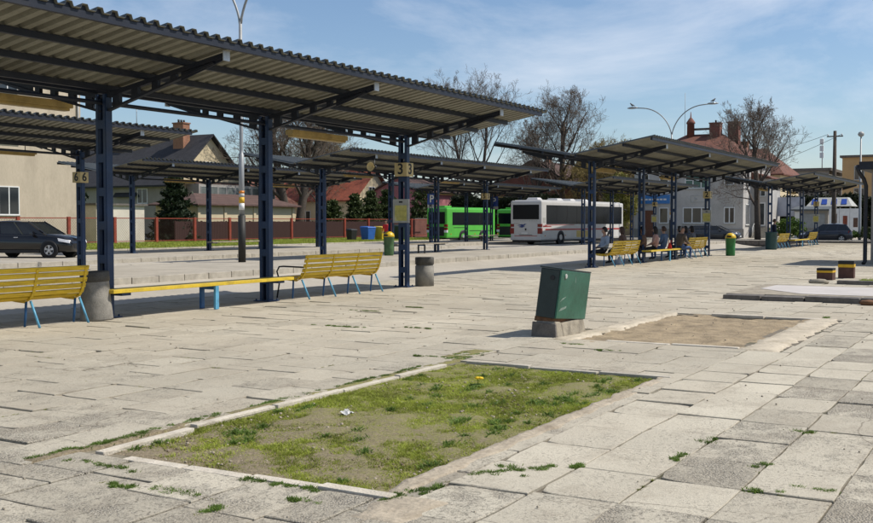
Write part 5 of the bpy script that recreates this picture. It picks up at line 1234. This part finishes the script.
# kiosk, poster boards, tent
t = thing('kiosk', 'small grey kiosk with a sloping dark roof behind the hatchback', 'kiosk', (108.5, 19, 0))
wallmesh(t, 107.2, 110, 17.6, 20.8, 0, 2.7, 'plaster_grey'); b = MB(); b.hexa([(106.8, 17.3, 2.702), (110.3, 17.3, 3.0), (110.3, 21.1, 3.0), (106.8, 21.1, 2.702), (106.8, 17.3, 2.86), (110.3, 17.3, 3.2), (110.3, 21.1, 3.2), (106.8, 21.1, 2.86)]); b.build('roof', M['sheet_top'], t)
b = MB(); b.box(107.15, 107.198, 17.9, 20.2, 1.0, 2.4); s = b.build('shutter', M['galv'], t)
b = MB(); b.box(107.12, 107.198, 20.25, 20.75, 0, 2.65); b.build('side_panel', M['white'], t); settle(t)
t = thing('poster_board', 'white poster board with small posters beside the slim light mast', 'poster board', (107, 16.2, 0))
for k in range(3):
    y = 14.6 + k * .95; b = MB(); b.box(106.6, 106.68, y, y + .92, .5, 2.9); f = b.build('panel', M['white'], t)
    b = MB(); b.box(106.58, 106.599, y + .2, y + .6, 1.1 + .2 * k, 2.0 + .2 * k); b.build('poster', M['tile_red'] if k == 1 else M['cl_brown'], f)
for y in (14.55, 15.5, 16.45, 17.4): b = MB(); b.box(106.69, 106.76, y - .04, y + .04, 0, 3.0); b.build('post', M['galv'], t)
settle(t)
t = thing('market_tent', 'white and blue tent roof showing above the poster board', 'tent', (113, 18, 0))
b = MB(); b.hexa([(111, 16, 3.2), (115, 16, 3.2), (115, 20.4, 3.2), (111, 20.4, 3.2), (112.2, 16.6, 4.1), (113.8, 16.6, 4.1), (113.8, 19.8, 4.1), (112.2, 19.8, 4.1)]); b.build('cover', M['frame_grey'], t)
for k in range(4):
    y = 16.5 + k * .95; f0 = .15; b = MB(); b.hexa([(110.98 + .2, y, 3.4), (111.0 + .2, y, 3.4), (111.0 + .2, y + .55, 3.4), (110.98 + .2, y + .55, 3.4), (111.97, y + .1, 3.95), (112.0, y + .1, 3.95), (112.0, y + .6, 3.95), (111.97, y + .6, 3.95)]); b.build('blue_mark', M['p_blue'], t)
for (x, y) in ((111.2, 16.2), (114.8, 16.2), (111.2, 20.2), (114.8, 20.2)): b = MB(); b.tube([(x, y, 0), (x, y, 3.2)], .04, 6); b.build('pole', M['galv'], t)
settle(t)
t = thing('banner_wall', 'pale bluish-white banner panel behind the far bare tree', 'banner', (113, 24, 0))
b = MB(); b.box(112.9, 113, 20.9, 24.7, 2.2, 4.2); b.build('panel', mat('banner', (.42, .44, .5), .6, 0, 1.2, .3), t)
for y in (21.2, 24.4): b = MB(); b.box(113.01, 113.1, y - .06, y + .06, 0, 4.3); b.build('post', M['galv'], t)
settle(t)
# kiosk corner at the right edge
t = thing('shelter_building', 'dark corner of a low building with a curved black downpipe at the right edge', 'building', (44, 2.5, 0))
wallmesh(t, 41.9, 47, -1, 5.35, 0, 3.55, 'plaster_grey'); b = MB(); b.box(41.5, 47.4, -1.4, 5.75, 3.552, 3.85); b.build('roof', M['beam'], t)
b = MB(); b.tube([(41.62, 5.8, 3.7), (41.55, 5.8, 3.6), (41.6, 5.74, 3.42), (41.72, 5.6, 3.2), (41.78, 5.53, 2.95), (41.78, 5.53, .12), (41.7, 5.58, .03)], .075, 10); b.build('downpipe', M['black_metal'], t)
settle(t)

# ------------------------------------------------------------------ fences
t = thing('mesh_fence', 'red steel fence with wire mesh panels along the lawn', 'fence', (66, 56, 0))
x = 39.8; first = True
while x < 93:
    b = MB(); b.box(x - .11, x + .11, 55.92, 56.08, 0, 1.95); b.build('post', M['red_steel'], t)
    b = MB(); b.box(x + .111, x + 3.889, 55.97, 56.03, 1.84, 1.9); b.box(x + .111, x + 3.889, 55.97, 56.03, .2, .25); b.build('rail', M['red_steel'], t)
    b = MB(); z0, z1 = .25, 1.84; n = 0
    q = x - 1.5
    while q < x + 3.9:
        for s in (1, -1):
            xa, xb = (q, q + 1.59) if s > 0 else (q + 1.59, q)
            za, zb_ = z0, z1
            lo, hi = x + .12, x + 3.88
            if min(xa, xb) < lo:
                f = (lo - min(xa, xb)) / 1.59
                if s > 0: za = z0 + 1.59 * f; xa = lo
                else: zb_ = z1 - 1.59 * f; xb = lo
            if max(xa, xb) > hi:
                f = (max(xa, xb) - hi) / 1.59
                if s > 0: zb_ = z1 - 1.59 * f; xb = hi
                else: za = z0 + 1.59 * f; xa = hi
            if zb_ - za > .05: b.bar((xa, 56, za), (xb, 56, zb_), .007, .007)
        q += .2
    b.build('wire_mesh', M['wire'], t); x += 4
settle(t)
t = thing('board_fence', 'dark red-brown wooden board fence behind the mesh fence', 'fence', (76, 58.6, 0))
b = MB(); x = 60.4
while x < 94: b.box(x, x + .135, 58.6, 58.63, .05, 1.65 + rnd(-.02, .02)); x += .15
b.build('boards', M['wood_dark'], t)
b = MB(); b.box(60.4, 94, 58.631, 58.68, .4, .5); b.box(60.4, 94, 58.631, 58.68, 1.3, 1.4); b.build('rail', M['wood_dark'], t)
for k in range(12): b = MB(); b.box(60.5 + k * 3 - .06, 60.5 + k * 3 + .06, 58.681, 58.78, 0, 1.7); b.build('post', M['wood_dark'], t)
settle(t)
t = thing('brick_wall', 'low dark red brick garden wall below the conifers', 'wall', (98, 57, 0))
b = MB(); b.box(94, 104, 56.9, 57.15, 0, 1.9); b.build('wall', M['brick_red'], t); b = MB(); b.box(93.95, 104.05, 56.85, 57.2, 1.902, 2.0); b.build('coping', M['dark_concrete'], t)
settle(t)

# ------------------------------------------------------------------ trees and bushes
def bare_tree(label, loc, h, spread, r0, seed, twig='twig', name='bare_tree', levels=5, trunks=1, droop=0., buds=None, density=1.0, group='bare trees around the bus station', low=.28):
    rg = random.Random(seed); t = thing(name, label, 'tree', loc, 0, group); T, C, BD = MB(), MB(), MB()
    def grow(p, d, ln, r, lv):
        nseg = 5 if lv < 1 else (4 if lv < 3 else 3); pts = [p]; rs = [r]; dirs = []
        for k in range(nseg):
            j = .07 + .085 * lv
            d = (d + Vector((rg.uniform(-j, j), rg.uniform(-j, j), rg.uniform(-j, j) + (.13 - droop * lv * .25)))).normalized()
            p = p + d * (ln / nseg); pts.append(p); dirs.append(d); rs.append(max(.011, r * (1 - (k + 1) / nseg * (.45 if lv == 0 else .72))))
        (T if lv < 3 else C).tube(pts, rs, [9, 6, 5, 3, 3, 3][min(lv, 5)], cap=lv < 2)
        if lv >= levels:
            if buds:
                for k in range(3):
                    q = pts[-1].lerp(pts[0], rg.random()); s = rg.uniform(.03, .075); a = Vector((rg.uniform(-1, 1), rg.uniform(-1, 1), rg.uniform(-1, 1))) * s; c = Vector((rg.uniform(-1, 1), rg.uniform(-1, 1), rg.uniform(-1, 1))) * s
                    BD.poly([q, q + a, q + a + c, q + c])
            return
        nc = [13, 6, 5, 4, 4][lv]; nc = max(2, int(nc * density * rg.uniform(.8, 1.2)))
        for i in range(nc):
            f = (low + (1 - low) * (i + rg.random()) / nc) if lv == 0 else rg.uniform(.2, 1)
            f = min(f, .999); k = int(f * nseg); q = pts[k].lerp(pts[k + 1], f * nseg - k); bd = dirs[k]
            az = rg.uniform(0, 6.283) if lv else i * 2.4 + rg.uniform(-.5, .5); ax = bd.orthogonal().normalized(); ax.rotate(Matrix.Rotation(az, 3, bd))
            an = rg.uniform(.5, 1.0) if lv else rg.uniform(.8, 1.1) * (1.15 - f * .6)
            nd_ = (bd * math.cos(an) + ax * math.sin(an) * spread).normalized()
            grow(q, nd_, (ln * rg.uniform(.5, .72) * (1 - .2 * f)) if lv else h * rg.uniform(.4, .5) * math.sqrt(1.14 - f), rs[k] * rg.uniform(.36, .52), lv + 1)
    for k in range(trunks):
        a = k * 2.2; grow(Vector((math.cos(a) * .35 * (trunks > 1), math.sin(a) * .35 * (trunks > 1), -.1)), Vector((math.cos(a) * .22 * (trunks > 1), math.sin(a) * .22 * (trunks > 1), 1)).normalized(), h * .72, r0, 0)
    T.build('trunk', M['bark'], t, recalc=False); C.build('crown', M[twig], t, recalc=False)
    if buds: BD.build('foliage', M[buds], t, recalc=False)
    return t
bare_tree('bare tree with a dark trunk left of the far canopy numbered 1', (96.9, 22.0, 0), 13.5, .95, .3, 5, low=.3, density=1.05)
bare_tree('tall bare twin-trunked tree above the canopy numbered 5', (116.2, 61, 0), 21, .75, .26, 11, trunks=2)
bare_tree('broad bare tree above the white coach, tallest in the middle of the photo', (111.4, 47.3, 0), 18.3, 1.0, .38, 23, density=1.1)
bare_tree('smaller bare tree leaning just left of the broad bare tree', (112, 51.0, 0), 14.5, .9, .25, 37)
bare_tree('gnarled bare tree with thick limbs seen between the second and third blue columns', (82, 63.5, 0), 15.5, 1.1, .5, 41, trunks=2, density=1.1)
bare_tree('bare tree beyond the red-tiled roof, its twigs crossing the sky', (98, 72, 0), 14, 1.0, .3, 53)
bare_tree('bushy tree with yellowish budding twigs beside the white building', (108.5, 39.6, 0), 11.5, 1.0, .28, 61, 'twig_yellow', 'willow_tree', 5, 2, .12, 'willow_leaf', group='budding yellowish trees')
bare_tree('yellowish budding tree above the white coach roof', (112, 48-4.2, -.5), 10.5, 1.1, .25, 67, 'twig_yellow', 'willow_tree', 5, 2, .12, 'willow_leaf', group='budding yellowish trees')
bare_tree('yellowish budding tree right of the dark tiled roof', (106, 83-6, 0), 13, 1.0, .28, 71, 'twig_yellow', 'willow_tree', 5, 2, .1, 'willow_leaf', group='budding yellowish trees')
bare_tree('small tree in bright pink blossom before the mauve house', (103.4, 61.8, 0), 4.6, 1.2, .1, 83, 'twig', 'blossom_tree', 4, 1, 0, 'blossom', 1.15, None)
def leafy(name, label, cat, loc, shape, n, size, m, group=None, seed=1, trunk=True, core=None):
    """shape(rg) gives a point and an outward normal in the crown; n leaf clumps of small crossed faces"""
    rg = random.Random(seed); t = thing(name, label, cat, loc, 0, group); b = MB()
    for k in range(n):
        p = shape(rg); s = size * rg.uniform(.5, 1.3)
        for q in range(3):
            a = Vector((rg.gauss(0, 1), rg.gauss(0, 1), rg.gauss(0, 1))).normalized() * s; c = a.cross(Vector((rg.gauss(0, 1), rg.gauss(0, 1), rg.gauss(0, 1)))).normalized() * s * .5
            o = p + Vector((rg.gauss(0, 1), rg.gauss(0, 1), rg.gauss(0, 1))) * s * .5
            b.poly([o - a, o + c * .8, o + a, o - c * .8])
    b.build('crown' if cat == 'tree' else 'foliage', M[m], t, recalc=False)
    if trunk:
        b = MB(); h = trunk; b.tube([(0, 0, -.05), (.02, .02, h * .5), (0, 0, h)], [.12, .09, .02], 7); b.build('trunk', M['bark'], t)
    return t
def cone(h, r, z0=.2, p=.85):
    def f(rg):
        z = rg.random() ** 1.4; rr = r * (1 - z) ** p * (.75 + .25 * math.sin(z * 40 + rg.random())) * math.sqrt(rg.uniform(.25, 1)); a = rg.uniform(0, 6.283); w_ = 1 + .2 * math.sin(3 * a + z * 7)
        return Vector((math.cos(a) * rr * w_, math.sin(a) * rr * w_, z0 + z * h))
    return f
def blob(rx, ry, h, z0=0, seed=0):
    from mathutils import noise
    def f(rg):
        while True:
            v = Vector((rg.uniform(-1, 1), rg.uniform(-1, 1), rg.uniform(-1, 1))); l = v.length
            if l > 1 or l < .45: continue
            k = .78 + .45 * noise.noise(v.normalized() * 2.3 + Vector((seed, 0, 0)))
            if l > k: continue
            return Vector((v.x * rx, v.y * ry, z0 + h * (v.z + 1) / 2))
    return f
M['spring_leaf'] = leaf('spring_leaf', (.2, .19, .045), .5)
CG = 'dark conifers by the gardens'
leafy('conifer', 'large dark spruce beside the grey house wall, behind the red fence', 'tree', (62.2, 60.4, 0), cone(5.6, 2.0, .3, .6), 2600, .2, 'conifer', CG, 3, 5.5)
leafy('conifer', 'dark evergreen behind the whitewashed garage roof', 'tree', (58, 67.5, 0), cone(5.2, 1.9, .3, .6), 2000, .2, 'conifer', CG, 4, 5)
for i, (x, y, h, r, lb) in enumerate(((88.5, 60.8, 4.3, 1.1, 'leftmost dark thuja in the row before the cream red-roofed house'), (91.2, 60.6, 4.7, 1.2, 'second dark thuja of the row before the cream red-roofed house'), (93.8, 60.3, 4.9, 1.25, 'rightmost dark thuja of the row before the cream red-roofed house'), (98.6, 58.8, 5.6, 1.7, 'dark pointed conifer right of the column numbered 3'), (85.2, 61.3, 3.6, 1.2, 'low dark thuja at the end of the row, near the gnarled bare tree'))):
    leafy('thuja', lb, 'tree', (x, y, 0), cone(h, r * 1.25, .1, .34), 2400, .16, 'thuja', CG, 20 + i, h)
leafy('young_tree', 'light yellow-green leafy tree between the white coach and the white building', 'tree', (101, 36.6, 0), blob(2.0, 2.3, 6.2, .6, 3), 2600, .15, 'spring_leaf', None, 44, 3.5)
def hedge(name, label, x0, x1, y0, y1, h, m, n, seed, size=.2):
    rg0 = random.Random(seed)
    from mathutils import noise
    def f(rg):
        x = rg.uniform(x0, x1); y = rg.uniform(y0, y1); hh = h * (.9 + .16 * noise.noise(Vector((x * .5, y * .5, seed)))); z = hh * rg.random() ** .6
        e = rg.random()
        if e < .5: x = x0 + rg.gauss(0, .12)
        elif e < .7: z = hh + rg.gauss(0, .1)
        elif e < .85: y = (y0 if rg.random() < .5 else y1) + rg.gauss(0, .1)
        return Vector((x, y, z))
    return leafy(name, label, 'hedge', (0, 0, 0), f, n, size, m, None, seed, False)
def shift(t, loc):
    v = Vector(loc)
    for ch in t.children: ch.data.transform(Matrix.Translation(-v))
    t.location = v
shift(hedge('hedge', 'tall dark clipped hedge behind the kiosk and poster board', 117, 119, 11.0, 29, 4.4, 'hedge_leaf', 9000, 91, .24), (118, 20, 0))
shift(hedge('hedge', 'dark overgrown hedge behind the green buses', 104, 106.5, 46, 58, 4.6, 'hedge_leaf', 6000, 92, .24), (105, 52, 0))
leafy('bush', 'light green bush beside the far slatted bench and the parked hatchback', 'bush', (99, 19.6, 0), blob(1.4, 1.7, 2.0, 0, 5), 900, .14, 'bush_leaf', None, 7, False)
leafy('bush', 'low bright green shrub right of the hatchback', 'bush', (98.6, 14.8, 0), blob(1.2, 1.6, .95, 0, 8), 800, .12, 'low_leaf', None, 8, False)
leafy('bush', 'low darker green shrub at the foot of the light mast', 'bush', (98.8, 12.3, 0), blob(1.2, 1.5, 1.15, 0, 9), 800, .12, 'thuja', None, 9, False)

# ------------------------------------------------------------------ people
def person(label, loc, rz, joints, segs, hair, hair_m, extra=None, group='people waiting on the benches'):
    """joints: name -> (xyz, radius); segs: (a, b, material). Local frame: +y is where the person faces."""
    t = thing('person', label, 'person', loc, rz, group)
    me = bpy.data.meshes.new('skeleton'); bm = bmesh.new(); sk = bm.verts.layers.skin.verify()
    vs = {}
    for k, (p, r) in joints.items():
        v = bm.verts.new(p); rr = r if isinstance(r, tuple) else (r, r); v[sk].radius = rr; v[sk].use_root = (k == 'pelvis'); vs[k] = v
    for a, b_, m in segs: bm.edges.new((vs[a], vs[b_]))
    bm.to_mesh(me); bm.free()
    o = bpy.data.objects.new('sk', me); col.objects.link(o)
    o.modifiers.new('s', 'SKIN').use_smooth_shade = True; sd = o.modifiers.new('d', 'SUBSURF'); sd.levels = 1
    bpy.context.view_layer.update()
    dm = bpy.data.meshes.new_from_object(o.evaluated_get(bpy.context.evaluated_depsgraph_get())); bpy.data.objects.remove(o)
    mats = []; 
    for a, b_, m in segs:
        if m not in mats: mats.append(m)
    dm.materials.clear()
    for m in mats: dm.materials.append(M[m])
    sg = [(Vector(joints[a][0]), Vector(joints[b_][0]), mats.index(m)) for a, b_, m in segs]
    for f in dm.polygons:
        c = f.center; best = 9; bi = 0
        for a, e, i in sg:
            d = e - a; u = max(0, min(1, (c - a).dot(d) / max(1e-9, d.length_squared))); q = (c - (a + d * u)).length
            if q < best: best = q; bi = i
        f.material_index = bi; f.use_smooth = True
    # face: nose, ears, eyes and mouth are part of the same body mesh
    hd = Vector(joints['head'][0]); fw = Vector(joints['nose'][0]) - hd; fw.z = 0; fw.normalize(); rt = Vector((fw.y, -fw.x, 0))
    bm = bmesh.new(); bm.from_mesh(dm)
    def blobm(c, r, sc_, mi):
        g = bmesh.ops.create_uvsphere(bm, u_segments=8, v_segments=6, radius=r)
        for v in g['verts']: v.co = Vector((v.co.x * sc_[0], v.co.y * sc_[1], v.co.z * sc_[2])) + c
        for v in g['verts']:
            for f in v.link_faces: f.material_index = mi; f.smooth = True
    dm.materials.append(M['hair_dark']); dk = len(dm.materials) - 1; skn = mats.index('skin')
    for s in (-1, 1):
        blobm(hd + rt * (s * .034) + fw * .086 + Vector((0, 0, .012)), .011, (1, 1, .7), dk); blobm(hd + rt * (s * .082) + Vector((0, 0, -.005)), .022, (.6, .8, 1.3), skn)
    blobm(hd + fw * .1 + Vector((0, 0, -.022)), .016, (.8, 1, 1.4), skn); blobm(hd + fw * .085 + Vector((0, 0, -.062)), .017, (1.3, .6, .35), dk)
    # five separate fingers on each hand
    for s, hn, wn in ((-1, 'handl', 'wristl'), (1, 'handr', 'wristr')):
        h = Vector(joints[hn][0]); d = (h - Vector(joints[wn][0])).normalized(); side = d.cross(Vector((0, 0, 1)))
        side = side.normalized() if side.length > .1 else Vector((1, 0, 0)); dn = side.cross(d).normalized()
        for q in range(5):
            if q < 4: a = h + side * ((q - 1.5) * .02); l = (.06, .075, .07, .055)[q]; p1 = a + d * l * .55 - dn * .008; p2 = a + d * l * .85 - dn * .035
            else: a = h - d * .03 - side * s * .035; p1 = a - side * s * .02 + d * .03; p2 = p1 + d * .03 - dn * .01
            mb = MB(); mb.tube([a, p1, p2], [.0095, .0085, .006], 6); b0 = [bm.verts.new(v) for v in mb.v]
            for f in mb.f:
                nf = bm.faces.new([b0[i] for i in f]); nf.material_index = skn; nf.smooth = True
    bm.to_mesh(dm); bm.free()
    dm.name = 'body'; bo = bpy.data.objects.new('body', dm); col.objects.link(bo); bo.parent = t
    # hair cap: follows the skull, longer at the back when asked
    b = MB(); nu, nv = 14, 8
    for i in range(nv + 1):
        th = math.pi * (.02 + .62 * i / nv)
        for j in range(nu):
            a = 2 * math.pi * j / nu; front = math.cos(a); lim = th if front < .35 else min(th, .95)
            v = fw * (math.cos(a) * math.sin(lim)) * .122 + rt * (math.sin(a) * math.sin(lim)) * .11 + Vector((0, 0, math.cos(lim) * .142 + .012)) - fw * .012
            if hair > 0 and front < .35 and i > nv * .6: v += Vector((0, 0, -hair * (i / nv - .6) * 2.5)) - fw * .01
            b.v.append(tuple(hd + v))
    for i in range(nv):
        for j in range(nu): j2 = (j + 1) % nu; b.face((i * nu + j, i * nu + j2, (i + 1) * nu + j2, (i + 1) * nu + j), 0, True)
    b.face(range(nu)); b.build('hair', M[hair_m], t)
    return t
def sit(top, legs, shoe='shoe', lean=.0, head_turn=0., knees=.1, fat=1.0, skirt=False, hands='lap', hood=None):
    ht = (math.sin(head_turn) * .1, math.cos(head_turn) * .1)
    y0 = lean
    J = {'pelvis': ((0, 0, .55), (.19 * fat, .16 * fat)), 'waist': ((0, -.02 + y0 * .3, .72), (.185 * fat, .15 * fat)), 'chest': ((0, -.03 + y0 * .8, .95), (.2 * fat, .155 * fat)), 'collar': ((0, -.02 + y0, 1.08), (.1, .08)), 'neck': ((0, -.0 + y0, 1.15), .052),
         'head': ((0, .02 + y0, 1.28), (.1, .112)), 'crown': ((0, .01 + y0, 1.37), (.085, .098)), 'nose': ((ht[0], .02 + y0 + ht[1] * .2, 1.2), .055)}
    S = [('pelvis', 'waist', top), ('waist', 'chest', top), ('chest', 'collar', top), ('collar', 'neck', 'skin'), ('neck', 'head', 'skin'), ('head', 'crown', 'skin'), ('head', 'nose', 'skin')]
    for s, n in ((-1, 'l'), (1, 'r')):
        J['hip' + n] = ((s * .1, .06, .52), .095 * fat); J['knee' + n] = ((s * (.06 + knees), .46, .52), .065); J['ank' + n] = ((s * (.05 + knees), .44, .1), .042); J['toe' + n] = ((s * (.06 + knees), .6, .045), (.045, .035))
        J['sho' + n] = ((s * .2, -.03 + y0, 1.04), .085); J['elb' + n] = ((s * .3, .0 + y0 * .7, .78), .066)
        if hands == 'lap': J['wrist' + n] = ((s * .15, .22 + y0 * .3, .68), .034); J['hand' + n] = ((s * .1, .29 + y0 * .3, .66), (.034, .022))
        else: J['wrist' + n] = ((s * .16, .34 + y0 * .3, .7), .034); J['hand' + n] = ((s * .1, .42 + y0 * .3, .67), (.034, .022))
        S += [('pelvis', 'hip' + n, legs), ('hip' + n, 'knee' + n, legs), ('knee' + n, 'ank' + n, legs), ('ank' + n, 'toe' + n, shoe), ('chest', 'sho' + n, top), ('sho' + n, 'elb' + n, top), ('elb' + n, 'wrist' + n, top), ('wrist' + n, 'hand' + n, 'skin')]
    return J, S
def stand(top, legs, shoe='shoe', sc_=1.0, head_turn=0.):
    ht = (math.sin(head_turn) * .1, math.cos(head_turn) * .1)
    J = {'pelvis': ((0, 0, .95), (.15, .12)), 'waist': ((0, .0, 1.1), (.145, .11)), 'chest': ((0, 0, 1.32), (.17, .12)), 'collar': ((0, 0, 1.45), (.1, .08)), 'neck': ((0, .01, 1.52), .052), 'head': ((0, .03, 1.64), (.1, .112)), 'crown': ((0, .02, 1.73), (.085, .098)), 'nose': ((ht[0] * .3, .03 + ht[1] * .3, 1.57), .055)}
    S = [('pelvis', 'waist', top), ('waist', 'chest', top), ('chest', 'collar', top), ('collar', 'neck', 'skin'), ('neck', 'head', 'skin'), ('head', 'crown', 'skin'), ('head', 'nose', 'skin')]
    for s, n in ((-1, 'l'), (1, 'r')):
        J['hip' + n] = ((s * .1, 0, .88), .095); J['knee' + n] = ((s * .11, .02 + s * .03, .5), .06); J['ank' + n] = ((s * .12, -.02 + s * .05, .1), .042); J['toe' + n] = ((s * .14, .13 + s * .05, .045), (.045, .035))
        J['sho' + n] = ((s * .19, -.01, 1.41), .065); J['elb' + n] = ((s * .26, -.02, 1.14), .048); J['wrist' + n] = ((s * .22, .12, .95), .034); J['hand' + n] = ((s * .19, .17, .88), (.022, .034))
        S += [('pelvis', 'hip' + n, legs), ('hip' + n, 'knee' + n, legs), ('knee' + n, 'ank' + n, legs), ('ank' + n, 'toe' + n, shoe), ('chest', 'sho' + n, top), ('sho' + n, 'elb' + n, top), ('elb' + n, 'wrist' + n, top), ('wrist' + n, 'hand' + n, 'skin')]
    for k in J: p, r = J[k]; J[k] = ((p[0] * sc_, p[1] * sc_, p[2] * sc_), r)
    return J, S
def P(label, loc, rz, js, hair, hm, **k): return person(label, loc, R(rz), js[0], js[1], hair, hm, **k)
P('dark-haired person in a pale blue jacket at the left end of the bench', (35.8, 13.62, 0), 42, sit('cl_paleblue', 'cl_black', lean=-.03, fat=1.08), .0, 'hair_dark')
P('brown-haired person on the same bench as the pale blue jacket, at its right end', (37.7, 13.62, 0), 2, sit('cl_brown', 'cl_black'), .1, 'hair_brown')
P('person in a mottled brown coat at the left end of the plank bench', (39.75, 13.45, 0), 25, sit('cl_brown', 'cl_black', fat=1.1, lean=.05), .12, 'hair_brown')
P('dark-haired person in a pink-beige coat beside the red bag', (41.0, 13.4, 0), 8, sit('cl_pink', 'cl_black', fat=1.1), .12, 'hair_dark')
P('person in a blue jacket between the pink coat and the man in brown', (42.6, 13.55, 0), -5, sit('cl_blue', 'cl_jeans'), .02, 'hair_brown')
P('man in a brown-grey jacket and jeans sitting sideways and looking back', (43.35, 13.08, 0), -122, sit('cl_taupe', 'cl_jeans', 'shoe_pale', lean=.12, head_turn=1.3, hands='knee', fat=1.08), .0, 'hair_grey')
P('dark-haired person from behind, leftmost of three heads over a bench back', (45.0, 13.6, 0), 4, sit('cl_black', 'cl_black'), .08, 'hair_dark')
P('dark-haired person from behind, middle of three heads over a bench back', (45.9, 13.6, 0), 0, sit('cl_navy', 'cl_black'), .12, 'hair_dark')
P('dark-haired person from behind, rightmost of three heads over a bench back', (46.9, 13.6, 0), -6, sit('cl_grey', 'cl_jeans'), .1, 'hair_dark')
P('person in dark clothes standing beside the dark green barrel bin', (62.75, 13.3, 0), -150, stand('cl_navy', 'cl_black'), .0, 'hair_brown', group='people standing at the platforms')
P('person in a red jacket standing half hidden by the column behind the yellow-lidded bin', (57.3, 36.9, .1), 100, stand('cl_red', 'cl_navy', sc_=.93), .05, 'hair_dark', group='people standing at the platforms')
def bag(label, loc, m, s, rz=0):
    t = thing('bag', label, 'bag', loc, rz)
    b = MB(); b.hexa([(-.17 * s, -.09 * s, 0), (.17 * s, -.09 * s, 0), (.17 * s, .09 * s, 0), (-.17 * s, .09 * s, 0), (-.14 * s, -.04 * s, .26 * s), (.14 * s, -.04 * s, .26 * s), (.14 * s, .04 * s, .26 * s), (-.14 * s, .04 * s, .26 * s)]); b.build('body', M[m], t, .035 * s)
    for y in (-.05, .05):
        b = MB(); b.tube([(-.08 * s, y * s * .8, .25 * s), (-.06 * s, y * s, .36 * s), (.06 * s, y * s, .36 * s), (.08 * s, y * s * .8, .25 * s)], .012 * s, 6); b.build('handle', M[m], t)
bag('red bag on the plank bench between the seated people', (42.0, 13.1, .486), 'bag_red', 1.0, R(20))
bag('pale carrier bag on the ground under the slatted bench', (37.3, 13.55, 0), 'cl_paleblue', 1.1)
bag('dark blue bag standing on the bench at the left edge', (9.72, 13.75, .45), 'cl_navy', 1.3)
